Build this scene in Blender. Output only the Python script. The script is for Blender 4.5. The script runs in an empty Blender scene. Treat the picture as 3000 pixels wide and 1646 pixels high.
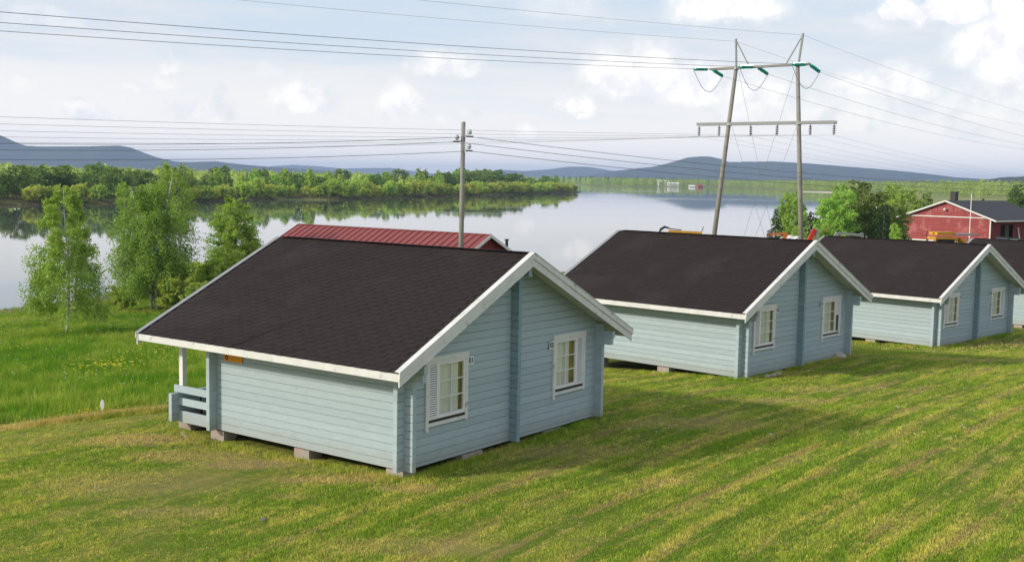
import bpy, bmesh, math, random
import numpy as np
from mathutils import Vector, Matrix
SC = bpy.context.scene
COL = SC.collection
R = math.radians

# ------------------------------------------------------------------ camera
FPX = 3316.9
cam = bpy.data.objects.new('camera', bpy.data.cameras.new('camera')); COL.objects.link(cam)
cam.data.sensor_width = 36; cam.data.lens = 36*FPX/3000
cam.data.clip_start = .1; cam.data.clip_end = 40000
cam.data.shift_y = .001
_p, _r = .09099, -.0179
_X = Vector((1, 0, 0)); _F = Vector((0, math.cos(_p), -math.sin(_p))); _U = Vector((0, math.sin(_p), math.cos(_p)))
_rt = _X*math.cos(_r) - _U*math.sin(_r); _up = _X*math.sin(_r) + _U*math.cos(_r)
cam.matrix_world = Matrix(((_rt.x, _up.x, -_F.x, 0), (_rt.y, _up.y, -_F.y, 0), (_rt.z, _up.z, -_F.z, 5.955), (0, 0, 0, 1)))
SC.camera = cam
SC.view_settings.view_transform = 'Standard'; SC.view_settings.look = 'None'
SC.view_settings.exposure = 0.50; SC.view_settings.gamma = 1; SC.view_settings.use_curve_mapping = False
SC.cycles.transparent_max_bounces = 24
SC.cycles.max_bounces = 6

# ------------------------------------------------------------------ node helper
class NG:
    def __init__(s, tree): s.t = tree; s.n = tree.nodes; s.l = tree.links
    def new(s, typ, ins=None, **kw):
        n = s.n.new(typ)
        for k, v in kw.items(): setattr(n, k, v)
        if ins:
            for k, v in ins.items(): s.set(n, k, v)
        return n
    def set(s, n, k, v):
        sock = n.inputs[k]
        if isinstance(v, bpy.types.NodeSocket): s.l.new(v, sock)
        else: sock.default_value = v
    def m(s, op, a, b=None, c=None, clamp=False):
        n = s.n.new('ShaderNodeMath'); n.operation = op; n.use_clamp = clamp
        s.set(n, 0, a)
        if b is not None: s.set(n, 1, b)
        if c is not None: s.set(n, 2, c)
        return n.outputs[0]
    def mix(s, f, a, b):
        n = s.n.new('ShaderNodeMix'); n.data_type = 'RGBA'
        s.set(n, 0, f); s.set(n, 6, a); s.set(n, 7, b)
        return n.outputs[2]
    def mul(s, a, b):
        n = s.n.new('ShaderNodeMix'); n.data_type = 'RGBA'; n.blend_type = 'MULTIPLY'
        s.set(n, 0, 1.0); s.set(n, 6, a); s.set(n, 7, b)
        return n.outputs[2]
    def noise(s, vec, scale, detail=3, rough=.55, out='Fac', dim='3D'):
        n = s.n.new('ShaderNodeTexNoise'); n.noise_dimensions = dim
        s.set(n, 'Vector', vec); n.inputs['Scale'].default_value = scale
        n.inputs['Detail'].default_value = detail; n.inputs['Roughness'].default_value = rough
        return n.outputs[out]
    def rng(s, v, a, b, c=0., d=1., smooth=True):
        n = s.n.new('ShaderNodeMapRange'); n.interpolation_type = 'SMOOTHSTEP' if smooth else 'LINEAR'
        s.set(n, 0, v)
        for i, x in zip((1, 2, 3, 4), (a, b, c, d)): s.set(n, i, x)
        return n.outputs[0]
    def sc(s, vec, x, y, z):
        n = s.n.new('ShaderNodeMapping'); s.set(n, 'Vector', vec); n.inputs['Scale'].default_value = (x, y, z)
        return n.outputs[0]

def srgb(r, g, b):
    f = lambda c: (c/255/12.92 if c/255 <= .04045 else ((c/255+.055)/1.055)**2.4)
    return (f(r), f(g), f(b), 1)

# ------------------------------------------------------------------ sky
SUN_EL, SUN_AZ_LIGHT = R(24), R(17)          # light travels towards +X, turned 17 deg to +Y
sun_dir = Vector((-math.cos(SUN_AZ_LIGHT)*math.cos(SUN_EL), -math.sin(SUN_AZ_LIGHT)*math.cos(SUN_EL), math.sin(SUN_EL)))
W = bpy.data.worlds.new('World'); SC.world = W; W.use_nodes = True
g = NG(W.node_tree); g.n.clear()
sky = g.new('ShaderNodeTexSky', sky_type='NISHITA', sun_disc=False)
sky.sun_elevation = SUN_EL; sky.sun_rotation = math.atan2(sun_dir.x, sun_dir.y)
sky.air_density = 1.0; sky.dust_density = 1.5; sky.ozone_density = 1.5; sky.altitude = 100
tcd = g.new('ShaderNodeTexCoord').outputs['Generated']
sep = g.new('ShaderNodeSeparateXYZ', {0: tcd})
az = g.m('ARCTAN2', sep.outputs[0], sep.outputs[1]); el = g.m('ARCSINE', sep.outputs[2])
ell = g.m('ADD', el, g.m('MULTIPLY', az, .018))
wn = g.new('ShaderNodeSeparateColor', {0: g.noise(tcd, 14, 7, .66, 'Color')})
wn2 = g.new('ShaderNodeSeparateColor', {0: g.noise(tcd, 60, 4, .6, 'Color')})
oa = g.m('ADD', az, g.m('ADD', g.m('MULTIPLY', g.m('SUBTRACT', wn.outputs[0], .5), .085), g.m('MULTIPLY', g.m('SUBTRACT', wn2.outputs[0], .5), .012)))
oe = g.m('ADD', ell, g.m('ADD', g.m('MULTIPLY', g.m('SUBTRACT', wn.outputs[1], .5), .042), g.m('MULTIPLY', g.m('SUBTRACT', wn2.outputs[1], .5), .010)))
# cumulus heaps: azimuth, elevation, half widths (radians), strength
CUM = [(470,217,38,18,.6),(415,262,60,26,.6),(230,330,65,32,.8),(615,285,35,24,.6),(600,332,75,40,.7),(500,335,60,34,.4),(880,298,115,52,1),
 (1168,305,75,58,1),(1290,188,95,48,.7),(1285,360,48,18,.6),(1350,333,36,14,.4),(1545,378,60,32,.9),(1850,215,140,90,.9),(1980,250,110,70,.9),(1680,300,60,36,.8),(1710,333,40,18,.8),
 (2080,45,190,62,.85),(1650,45,130,42,.3),(2230,280,150,60,.7),(2160,330,80,40,.7),(2600,70,75,46,.85),(2760,60,110,46,.8),(2520,95,80,28,.5),(2960,70,75,110,1),(2900,160,150,80,1),
 (2560,255,150,50,.7),(2520,300,100,40,.5),(2980,240,130,70,.8),(2860,330,150,60,.6),(2500,355,190,44,.6),(2750,400,120,34,.4),(60,290,40,22,.35),(120,105,110,30,.3),(760,230,60,20,.25),(2980,330,60,50,.5)]
mask = None; shade = None
for (px, py, rx, ry, k) in CUM:
    a = math.atan((px-1500)/FPX); e = (523.5 + (px-1500)*0.018 - py)/FPX + a*.018
    da = g.m('MULTIPLY', g.m('SUBTRACT', oa, a), FPX/rx)
    de = g.m('SUBTRACT', oe, e-ry*.25/FPX)
    de = g.m('MULTIPLY', g.m('MAXIMUM', de, g.m('MULTIPLY', de, -1.7)), FPX/ry*.85)
    d = g.m('ADD', g.m('MULTIPLY', da, da), g.m('MULTIPLY', de, de))
    v = g.rng(d, 1.5, .35, 0, min(1, k*1.3))
    mask = v if mask is None else g.m('MAXIMUM', mask, v)
flat = g.new('ShaderNodeCombineXYZ', {0: az, 1: g.m('MULTIPLY', ell, 2.6), 2: 0.0}).outputs[0]
gen = g.rng(g.noise(flat, 5.5, 7, .6), .50, .66)
outside = g.m('MAXIMUM', g.rng(g.m('ABSOLUTE', az), .43, .52), g.rng(ell, .16, .22))
mask = g.m('MAXIMUM', mask, g.m('MULTIPLY', gen, outside))
veil_n = g.noise(g.new('ShaderNodeCombineXYZ', {0: az, 1: g.m('MULTIPLY', ell, 7), 2: 3.0}).outputs[0], 4.5, 6, .6)
low = g.rng(ell, .16, .03)
veil = g.m('MULTIPLY', g.rng(g.m('ADD', veil_n, g.m('MULTIPLY', low, .22)), .44, .72), .85)
hz = g.rng(ell, .30, .0, .60, .93, smooth=False)
cl_lit = g.noise(tcd, 40, 5, .6)
cloudc = g.mix(g.rng(cl_lit, .35, .62), (.70, .70, .725, 1), (.88, .855, .82, 1))
bgcol = g.mix(g.rng(ell, .0, .12), (.90, .865, .835, 1), (.545, .615, .70, 1))
bgcol = g.mix(veil, bgcol, g.mix(g.rng(ell, .0, .13), (.91, .87, .835, 1), (.69, .68, .685, 1)))
bgcol = g.mix(mask, bgcol, cloudc)
b1 = g.new('ShaderNodeBackground', {'Color': sky.outputs[0], 'Strength': .10})
b2 = g.new('ShaderNodeBackground', {'Color': bgcol, 'Strength': 1.0})
fac = g.m('MAXIMUM', g.m('MAXIMUM', hz, veil), mask)
ms = g.new('ShaderNodeMixShader', {0: fac, 1: b1.outputs[0], 2: b2.outputs[0]})
wo = g.new('ShaderNodeOutputWorld', {'Surface': ms.outputs[0]})
W.cycles.sampling_method = 'MANUAL'; W.cycles.sample_map_resolution = 1024

sun = bpy.data.objects.new('sun', bpy.data.lights.new('sun', 'SUN')); COL.objects.link(sun)
sun.data.energy = 2.6; sun.data.angle = R(4.0); sun.data.color = (1, .93, .80)
sun.rotation_euler = (-sun_dir).to_track_quat('-Z', 'Y').to_euler()

# ------------------------------------------------------------------ tags, meshes
def tag(o, label=None, cat=None, group=None, kind=None):
    if label: o['label'] = label
    if cat: o['category'] = cat
    if group: o['group'] = group
    if kind: o['kind'] = kind
    return o
def thing(name, label, cat, loc=(0, 0, 0), rz=0, group=None):
    o = bpy.data.objects.new(name, None); COL.objects.link(o); o.location = loc; o.rotation_euler = (0, 0, rz)
    o.empty_display_size = .3
    return tag(o, label, cat, group)
def link(name, me, parent=None, loc=None, rot=None):
    o = bpy.data.objects.new(name, me); COL.objects.link(o)
    if parent: o.parent = parent
    if loc is not None: o.location = loc
    if rot is not None: o.rotation_euler = rot
    return o
def copy_tree(o, parent=None):
    c = o.copy(); COL.objects.link(c); c.parent = parent
    for ch in [x for x in KIDS.get(o, [])]: copy_tree(ch, c)
    return c
KIDS = {}
class MB:
    """collects simple shapes into one mesh"""
    def __init__(s): s.v = []; s.f = []
    def add(s, vs, fs):
        b = len(s.v); s.v += [tuple(v) for v in vs]; s.f += [tuple(b+i for i in f) for f in fs]; return s
    def box(s, x0, y0, z0, x1, y1, z1):
        return s.add([(x0,y0,z0),(x1,y0,z0),(x1,y1,z0),(x0,y1,z0),(x0,y0,z1),(x1,y0,z1),(x1,y1,z1),(x0,y1,z1)],
                     [(3,2,1,0),(4,5,6,7),(0,1,5,4),(1,2,6,5),(2,3,7,6),(3,0,4,7)])
    def bar(s, a, b, w, h, up=(0, 0, 1)):
        a = Vector(a); b = Vector(b); d = (b-a).normalized(); up = Vector(up)
        if abs(d.dot(up)) > .99: up = Vector((1, 0, 0))
        sd = d.cross(up).normalized(); u = sd.cross(d)
        vs = [p + sd*sx*w/2 + u*sz*h/2 for p in (a, b) for sx, sz in ((-1,-1),(1,-1),(1,1),(-1,1))]
        return s.add(vs, [(0,1,2,3),(7,6,5,4),(0,4,5,1),(1,5,6,2),(2,6,7,3),(3,7,4,0)])
    def tube(s, pts, rad, n=6, cap=True):
        pts = [Vector(p) for p in pts]; rs = rad if hasattr(rad, '__len__') else [rad]*len(pts)
        ring = []
        for i, p in enumerate(pts):
            d = (pts[min(i+1, len(pts)-1)] - pts[max(i-1, 0)]).normalized()
            up = Vector((0, 0, 1)) if abs(d.z) < .95 else Vector((1, 0, 0))
            a = d.cross(up).normalized(); b = a.cross(d)
            ring += [p + (a*math.cos(t) + b*math.sin(t))*rs[i] for t in [k*2*math.pi/n for k in range(n)]]
        fs = [(i*n+k, i*n+(k+1) % n, (i+1)*n+(k+1) % n, (i+1)*n+k) for i in range(len(pts)-1) for k in range(n)]
        if cap: fs += [tuple(range(n))[::-1], tuple((len(pts)-1)*n+k for k in range(n))]
        return s.add(ring, fs)
    def lathe(s, prof, c=(0, 0, 0), n=12, axis=None):
        c = Vector(c); vs = []
        q = Vector((0, 0, 1)).rotation_difference(Vector(axis)) if axis else None
        for (r, z) in prof:
            for k in range(n):
                t = k*2*math.pi/n; v = Vector((r*math.cos(t), r*math.sin(t), z))
                vs.append(c + (q @ v if q else v))
        fs = [(i*n+k, i*n+(k+1) % n, (i+1)*n+(k+1) % n, (i+1)*n+k) for i in range(len(prof)-1) for k in range(n)]
        fs += [tuple(range(n))[::-1], tuple((len(prof)-1)*n+k for k in range(n))]
        return s.add(vs, fs)
    def mesh(s, name, mat, smooth=False):
        me = bpy.data.meshes.new(name); me.from_pydata(s.v, [], s.f)
        if mat: me.materials.append(mat)
        if smooth: me.shade_smooth()
        me.update(); return me
    def build(s, name, mat, parent=None, loc=None, rot=None, smooth=False):
        o = link(name, s.mesh(name, mat, smooth), parent, loc, rot)
        if parent is not None: KIDS.setdefault(parent, []).append(o)
        return o
def reg(o):
    KIDS.setdefault(o.parent, []).append(o); return o
def mesh_np(name, V, F, mat, smooth=False, attrs=None):
    """V (n,3); F (m,k) constant k"""
    me = bpy.data.meshes.new(name); k = F.shape[1]
    me.vertices.add(len(V)); me.vertices.foreach_set('co', np.ascontiguousarray(V, dtype=np.float32).ravel())
    me.loops.add(F.size); me.loops.foreach_set('vertex_index', np.ascontiguousarray(F, dtype=np.int32).ravel())
    me.polygons.add(len(F)); me.polygons.foreach_set('loop_start', np.arange(0, F.size, k, dtype=np.int32))
    me.update(calc_edges=True)
    if attrs:
        for an, arr in attrs.items():
            at = me.attributes.new(an, 'FLOAT', 'FACE'); at.data.foreach_set('value', arr.astype(np.float32))
    if mat: me.materials.append(mat)
    if smooth: me.shade_smooth()
    return me

# ------------------------------------------------------------------ materials
def mat(name, col, rough=.6, var=.12, vscale=6, stretch=(1, 1, 1), bump=.0, bscale=60, metal=0, rnd=0., dirt=None, coords='Object', spec=.3, island=0., splash=False):
    m = bpy.data.materials.new(name); m.use_nodes = True; g = NG(m.node_tree)
    bs = g.n['Principled BSDF']
    tc = g.new('ShaderNodeTexCoord').outputs[coords]
    v = g.sc(tc, *stretch)
    n = g.noise(v, vscale, 5, .6)
    f = g.m('ADD', g.m('MULTIPLY', g.m('SUBTRACT', n, .5), 2*var*1.6), 1.0)
    if rnd:
        oi = g.new('ShaderNodeObjectInfo').outputs['Random']
        f = g.m('MULTIPLY', f, g.m('ADD', g.m('MULTIPLY', g.m('SUBTRACT', oi, .5), 2*rnd), 1.0))
    if island:
        ri = g.new('ShaderNodeNewGeometry').outputs['Random Per Island']
        f = g.m('MULTIPLY', f, g.m('ADD', g.m('MULTIPLY', g.m('SUBTRACT', ri, .5), 2*island), 1.0))
    c = g.new('ShaderNodeCombineColor', {0: f, 1: f, 2: f}).outputs[0]
    colr = g.mul((*col[:3], 1), c)
    if dirt:
        dn = g.noise(tc, dirt[1], 6, .65)
        colr = g.mix(g.rng(dn, dirt[2], dirt[2]+.12, 0, dirt[3]), colr, (*dirt[0][:3], 1))
    if splash:
        zz = g.new('ShaderNodeSeparateXYZ', {0: tc}).outputs[2]
        zf = g.m('ADD', zz, g.m('MULTIPLY', g.noise(tc, 3.0, 5, .7), -.55))
        colr = g.mix(g.rng(zf, .12, -.22, 0, .42), colr, (.30, .285, .23, 1))
        kn = g.noise(g.sc(tc, 1, 1, 1), 9, 2, .5)
        colr = g.mix(g.rng(kn, .70, .76, 0, .35), colr, (.17, .20, .19, 1))
    g.set(bs, 'Base Color', colr); bs.inputs['Roughness'].default_value = rough
    bs.inputs['Metallic'].default_value = metal; bs.inputs['Specular IOR Level'].default_value = spec
    if bump:
        bn = g.noise(g.sc(tc, *stretch), bscale, 3, .6)
        b = g.new('ShaderNodeBump', {'Height': bn, 'Strength': bump, 'Distance': .02})
        g.l.new(b.outputs[0], bs.inputs['Normal'])
    return m
M = {}
M['paint'] = mat('blue_grey_paint', (.375, .452, .478), .62, .10, 3, (1, 1, 7), .25, 50, rnd=.06, dirt=((.28, .34, .35), 5, .58, .3), splash=True)
M['paint_dark'] = mat('blue_grey_paint_dark', (.235, .325, .365), .62, .10, 3, (1, 1, 7), .2, 50, rnd=.06)  # darker blue-grey tone, used on the partition log ends and ridge beam
M['white'] = mat('white_paint', (.66, .65, .62), .55, .12, 3, (1, 1, 1), .15, 40, dirt=((.27, .24, .19), 5, .585, .75))
M['white_clean'] = mat('white_window_paint', (.74, .73, .71), .45, .04, 8)
M['roof'] = mat('bitumen_shingle', (.0335, .0255, .0255), .92, .22, 30, bump=.5, bscale=400, rnd=.05, spec=.12, island=.06, dirt=((.045, .037, .035), .5, .5, .6))
M['concrete'] = mat('concrete', (.36, .31, .27), .9, .2, 5, bump=.3, bscale=80, rnd=.12, dirt=((.42, .27, .2), 3, .5, .5))
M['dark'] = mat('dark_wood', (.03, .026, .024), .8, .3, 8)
M['sill'] = mat('dark_flashing', (.035, .03, .03), .5, .1, 8)
M['curtain'] = mat('cream_curtain', (.86, .83, .74), .9, .08, 6, (6, 6, .5))
M['brown'] = mat('brown_lining', (.26, .155, .06), .8, .2, 6, (6, 6, .4))
M['black'] = mat('black_plastic', (.012, .012, .013), .45, .1, 8)
M['metal'] = mat('galvanised_steel', (.30, .31, .31), .5, .1, 6, metal=.6)
M['pole'] = mat('weathered_pole', (.27, .25, .22), .85, .25, 4, (6, 6, .5), .3, 50, dirt=((.15, .14, .11), 2, .5, .5))
M['steelgrey'] = mat('weathered_grey_steel', (.26, .27, .27), .6, .15, 4)
M['wire'] = mat('wire', (.13, .13, .14), .5, .1, 3)
M['wirelight'] = mat('wire_pale', (.24, .23, .24), .5, .1, 3)
M['green_glass'] = mat('green_glass', (.01, .42, .33), .18, .05, 3, spec=.7)
M['porcelain'] = mat('porcelain', (.5, .52, .54), .25, .1, 3, spec=.6)
M['brownpor'] = mat('brown_insulator', (.07, .06, .06), .3, .1, 3, spec=.6)
M['orange'] = mat('orange_sign', (.80, .29, .01), .4, .05, 8)
M['yellow'] = mat('yellow_machine', (.62, .30, .02), .5, .15, 5, dirt=((.12, .08, .04), 4, .55, .6))
M['orangem'] = mat('orange_machine', (.52, .17, .04), .5, .12, 5)
M['redm'] = mat('red_machine', (.55, .03, .02), .4, .1, 5)
M['redwood'] = mat('red_ochre_boards', (.30, .062, .060), .8, .10, 3, (1, 1, 2.5), .1, 40, rnd=.07, dirt=((.44, .17, .165), .7, .5, .6))
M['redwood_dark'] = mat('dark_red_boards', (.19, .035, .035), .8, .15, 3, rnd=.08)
M['redroof'] = mat('red_roof_sheet', (.25, .060, .056), .5, .08, 2, rnd=.05, dirt=((.2, .05, .045), 1.5, .55, .4))
M['greyroof'] = mat('grey_roof_felt', (.055, .053, .060), .85, .12, 2)
M['olive'] = mat('olive_boards', (.075, .065, .035), .85, .2, 4)
M['stone'] = mat('rock', (.42, .40, .33), .9, .2, 6, bump=.4, bscale=20)
M['bark'] = mat('grey_bark', (.17, .15, .125), .9, .3, 5, (3, 3, 1))
M['birchbark'] = mat('birch_bark', (.55, .53, .48), .8, .1, 5, (2, 2, 1), dirt=((.05, .045, .04), 4, .52, .9))
M['white_far'] = mat('white_far_wall', (.72, .71, .68), .7, .05, 1)
M['cream_far'] = mat('cream_far_wall', (.55, .48, .38), .7, .05, 1)
M['red_far'] = mat('red_far_wall', (.36, .10, .08), .7, .05, 1)
M['glass_dark'] = mat('dark_glass', (.02, .03, .035), .1, .05, 1, spec=.6)

def glass_mat():
    m = bpy.data.materials.new('window_glass'); m.use_nodes = True; g = NG(m.node_tree); g.n.clear()
    lw = g.new('ShaderNodeLayerWeight', {'Blend': .5}).outputs['Facing']; fr = g.m('ADD', g.m('MULTIPLY', g.m('POWER', lw, 4.0), .9), .05)
    t = g.new('ShaderNodeBsdfTransparent', {'Color': (.95, .97, .96, 1)}); gl = g.new('ShaderNodeBsdfGlossy', {'Roughness': .02})
    x = g.new('ShaderNodeMixShader', {0: fr, 1: t.outputs[0], 2: gl.outputs[0]})
    g.new('ShaderNodeOutputMaterial', {0: x.outputs[0]}); return m
M['glass'] = glass_mat()

def leaf_mat(name, c1, c2, trans=.3, rnd=.25, rough=.55):
    m = bpy.data.materials.new(name); m.use_nodes = True; g = NG(m.node_tree); g.n.clear()
    at = g.new('ShaderNodeAttribute', attribute_name='tone').outputs['Fac']
    oi = g.new('ShaderNodeObjectInfo').outputs['Random']
    col = g.mix(at, (*c1, 1), (*c2, 1))
    f = g.m('ADD', g.m('MULTIPLY', g.m('SUBTRACT', oi, .5), 2*rnd), 1.0)
    f2 = g.m('ADD', g.m('MULTIPLY', g.m('SUBTRACT', g.m('FRACT', g.m('MULTIPLY', oi, 7.31)), .5), rnd*1.6), 1.0)
    col = g.mul(col, g.new('ShaderNodeCombineColor', {0: g.m('MULTIPLY', f, f2), 1: f, 2: f}).outputs[0])
    d = g.new('ShaderNodeBsdfDiffuse', {'Color': col}); t = g.new('ShaderNodeBsdfTranslucent', {'Color': g.mul(col, (1.25, 1.2, .6, 1))})
    gl = g.new('ShaderNodeBsdfGlossy', {'Color': (.8, .85, .8, 1), 'Roughness': rough})
    a = g.new('ShaderNodeMixShader', {0: trans, 1: d.outputs[0], 2: t.outputs[0]})
    b = g.new('ShaderNodeMixShader', {0: .035, 1: a.outputs[0], 2: gl.outputs[0]})
    g.new('ShaderNodeOutputMaterial', {0: b.outputs[0]}); return m
M['birch_leaf'] = leaf_mat('birch_leaf', (0.215, 0.334, 0.052), (0.405, 0.550, 0.108), .45, .1)
M['bush_leaf'] = leaf_mat('alder_leaf', (0.122, 0.248, 0.033), (0.227, 0.396, 0.058), .45, .1)
M['willow_leaf'] = leaf_mat('willow_leaf', (0.332, 0.431, 0.077), (0.580, 0.678, 0.144), .45, .16)
M['wood_leaf'] = leaf_mat('wood_leaf', (0.264, 0.415, 0.084), (0.493, 0.665, 0.133), .45, .14)
M['dark_leaf'] = leaf_mat('dark_broadleaf', (0.124, 0.221, 0.057), (0.248, 0.351, 0.078), .45, .2)
M['spruce_leaf'] = leaf_mat('spruce_needles', (0.033, 0.063, 0.027), (0.068, 0.112, 0.039), .1, .2)
M['far_leaf'] = leaf_mat('far_forest_leaf', (0.337, 0.427, 0.097), (0.613, 0.689, 0.180), .45, .15)

def ground_col(g, pos, thatch):
    """colour of the turf by place in the world: shared by the soil and the blades"""
    sp = g.new('ShaderNodeSeparateXYZ', {0: pos}); x, y = sp.outputs[0], sp.outputs[1]
    p2 = g.new('ShaderNodeCombineXYZ', {0: x, 1: y, 2: 0.0}).outputs[0]
    big = g.noise(p2, .22, 4, .6); mid = g.noise(p2, 1.1, 5, .65); fine = g.noise(p2, 7, 4, .65); vfine = g.noise(p2, 26, 3, .6)
    # mowing passes run along (.63,.78)
    wob = g.m('MULTIPLY', g.m('SUBTRACT', g.noise(p2, .04, 1, .5), .5), 3.0)
    s = g.m('ADD', g.m('SUBTRACT', g.m('MULTIPLY', x, .78), g.m('MULTIPLY', y, .63)), wob)
    t = g.m('ADD', g.m('MULTIPLY', x, .63), g.m('MULTIPLY', y, .78))
    st = g.noise(g.new('ShaderNodeCombineXYZ', {0: g.m('MULTIPLY', s, 1.0), 1: g.m('MULTIPLY', t, .09), 2: 0.0}).outputs[0], 2.7, 4, .65)
    st2 = g.noise(g.new('ShaderNodeCombineXYZ', {0: g.m('MULTIPLY', s, 1.0), 1: g.m('MULTIPLY', t, .16), 2: 5.0}).outputs[0], 6.5, 3, .6)
    stripe_on = g.rng(g.m('ADD', x, g.m('MULTIPLY', g.m('SUBTRACT', 25.0, y), .35)), -5.0, 3.0, .35, 1)
    stv = g.m('MULTIPLY', g.m('SUBTRACT', st, .5), stripe_on)
    stv2 = g.m('MULTIPLY', g.m('SUBTRACT', st2, .5), stripe_on)
    k = g.m('ADD', g.m('ADD', g.m('MULTIPLY', g.m('SUBTRACT', big, .5), .9), g.m('MULTIPLY', stv, 2.9)), g.m('ADD', g.m('MULTIPLY', g.m('SUBTRACT', mid, .5), .9), g.m('MULTIPLY', g.m('SUBTRACT', fine, .5), 1.3)))
    col = g.mix(g.rng(g.m('ADD', k, .5), .25, .8), (.108, .165, .024, 1), (.265, .255, .068, 1))
    col = g.mix(g.rng(g.m('ADD', g.m('MULTIPLY', mid, .6), g.m('ADD', g.m('MULTIPLY', fine, .4), g.m('MULTIPLY', stv2, .5))), .57, .68, 0, .75), col, (.32, .285, .13, 1))   # dry clippings
    col = g.mix(g.rng(g.m('ADD', g.m('MULTIPLY', big, .5), g.m('ADD', g.m('MULTIPLY', vfine, .35), g.m('MULTIPLY', stv2, -.55))), .475, .54, 0, .55), col, (.068, .12, .018, 1))  # lush streaks
    ph = g.m('FRACT', g.m('DIVIDE', s, 1.15)); rd = g.m('ABSOLUTE', g.m('SUBTRACT', ph, .5))
    brk = g.m('MULTIPLY', g.rng(st, .44, .60), stripe_on)
    rdn = g.m('ADD', rd, g.m('MULTIPLY', g.m('SUBTRACT', fine, .5), .16))
    col = g.mix(g.m('MULTIPLY', g.rng(rdn, .26, .12, 0, .5), stripe_on), col, (.125, .190, .022, 1))
    col = g.mix(g.m('MULTIPLY', g.rng(rdn, .36, .46, 0, .85), brk), col, (.20, .17, .072, 1))
    # worn, dry earth spots
    worn = None
    for (wx, wy, rx, ry, kk) in DRY:
        a = g.m('DIVIDE', g.m('SUBTRACT', x, wx), rx); b = g.m('DIVIDE', g.m('SUBTRACT', y, wy), ry)
        d = g.m('ADD', g.m('MULTIPLY', a, a), g.m('MULTIPLY', b, b))
        d = g.m('ADD', d, g.m('MULTIPLY', g.m('SUBTRACT', mid, .5), 2.2))
        v = g.rng(d, 1.3, .1, 0, kk); worn = v if worn is None else g.m('MAXIMUM', worn, v)
    # band of dry clippings along the edge of the meadow
    edge = g.m('SUBTRACT', y, g.m('ADD', g.m('MULTIPLY', x, .39), 34.2))
    edge = g.m('ADD', edge, g.m('MULTIPLY', g.m('SUBTRACT', mid, .5), 1.0))
    band = g.m('MULTIPLY', g.rng(g.m('ABSOLUTE', g.m('ADD', edge, .55)), .95, .35, 0, .85), g.rng(x, -6.0, -8.0))
    worn = g.m('MAXIMUM', worn, band)
    worn = g.m('MULTIPLY', worn, g.rng(fine, .3, .6, .45, 1))
    col = g.mix(worn, col, (.30, .235, .12, 1))
    mead = g.m('MULTIPLY', g.rng(edge, -.1, .5), g.rng(x, 1.0, -4.0))
    mcol = g.mix(g.rng(g.m('ADD', g.m('MULTIPLY', big, .5), g.m('MULTIPLY', mid, .5)), .43, .58), (.062, .150, .012, 1), (.175, .235, .040, 1))
    mcol = g.mix(g.rng(g.m('ADD', g.m('MULTIPLY', g.noise(p2, .5, 4, .6), .7), g.m('MULTIPLY', g.rng(y, 45.0, 75.0), .16)), .5, .62, 0, .75), mcol, (.25, .235, .085, 1))
    col = g.mix(mead, col, mcol)
    if thatch:
        col = g.mul(col, (.95, .90, .80, 1))
    return col, vfine
DRY = [(-5.6, 23.9, 1.5, .5, .9), (-3.6, 22.6, 1.5, .4, .85), (-2.0, 21.9, .8, .4, .8), (-8.7, 26.0, 1.6, .6, .9), (-7.0, 24.6, 1.6, .6, .75), (-7.6, 22.4, 2.2, 1.2, .5),
       (-6.2, 20.4, 1.4, .4, .55), (1.2, 24.8, 2.2, .7, .5), (4.6, 27.6, 2.2, .8, .55), (7.6, 31.2, 1.6, .6, .6), (-1.5, 18.6, 2.0, .5, .5), (3.2, 22.3, .8, .35, .5),
       (9.2, 33.5, 2.2, .9, .4), (16.5, 41.0, 2.6, .8, .6), (22, 49, 3, .8, .45), (-4.2, 21.4, .5, .25, .5)]
def ground_mat():
    m = bpy.data.materials.new('turf_ground'); m.use_nodes = True; g = NG(m.node_tree); bs = g.n['Principled BSDF']
    pos = g.new('ShaderNodeNewGeometry').outputs['Position']
    col, vf = ground_col(g, pos, True)
    sp = g.new('ShaderNodeSeparateXYZ', {0: pos})
    wet = g.rng(sp.outputs[2], -3.55, -3.9)
    col = g.mix(wet, col, (.20, .17, .115, 1))
    far = g.rng(sp.outputs[1], 250.0, 600.0, 0, .8)
    p2 = g.sc(pos, 1, 1, 0)
    fcol = g.mix(g.rng(g.noise(p2, .018, 4, .6), .4, .6), (.19, .24, .06, 1), (.33, .29, .14, 1))
    col = g.mix(far, col, fcol)
    g.set(bs, 'Base Color', col); bs.inputs['Roughness'].default_value = .95; bs.inputs['Specular IOR Level'].default_value = .1
    b = g.new('ShaderNodeBump', {'Height': g.noise(pos, 18, 5, .7), 'Strength': .8, 'Distance': .04})
    g.l.new(b.outputs[0], bs.inputs['Normal']); return m
M['ground'] = ground_mat()
def blade_mat(name, k=(1, 1, 1)):
    m = bpy.data.materials.new(name); m.use_nodes = True; g = NG(m.node_tree); g.n.clear()
    pos = g.new('ShaderNodeNewGeometry').outputs['Position']
    col, vf = ground_col(g, pos, False)
    at = g.new('ShaderNodeAttribute', attribute_name='tone').outputs['Fac']
    f = g.m('ADD', g.m('MULTIPLY', at, 1.0), .55)
    col = g.mul(col, g.new('ShaderNodeCombineColor', {0: g.m('MULTIPLY', f, k[0]), 1: g.m('MULTIPLY', f, k[1]), 2: g.m('MULTIPLY', f, k[2])}).outputs[0])
    d = g.new('ShaderNodeBsdfDiffuse', {'Color': col}); t = g.new('ShaderNodeBsdfTranslucent', {'Color': col})
    a = g.new('ShaderNodeMixShader', {0: .4, 1: d.outputs[0], 2: t.outputs[0]})
    g.new('ShaderNodeOutputMaterial', {0: a.outputs[0]}); return m
M['blade'] = blade_mat('grass_blade', (2.55, 2.45, 1.9))
M['mblade'] = blade_mat('meadow_blade', (2.2, 2.0, 1.6))
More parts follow.
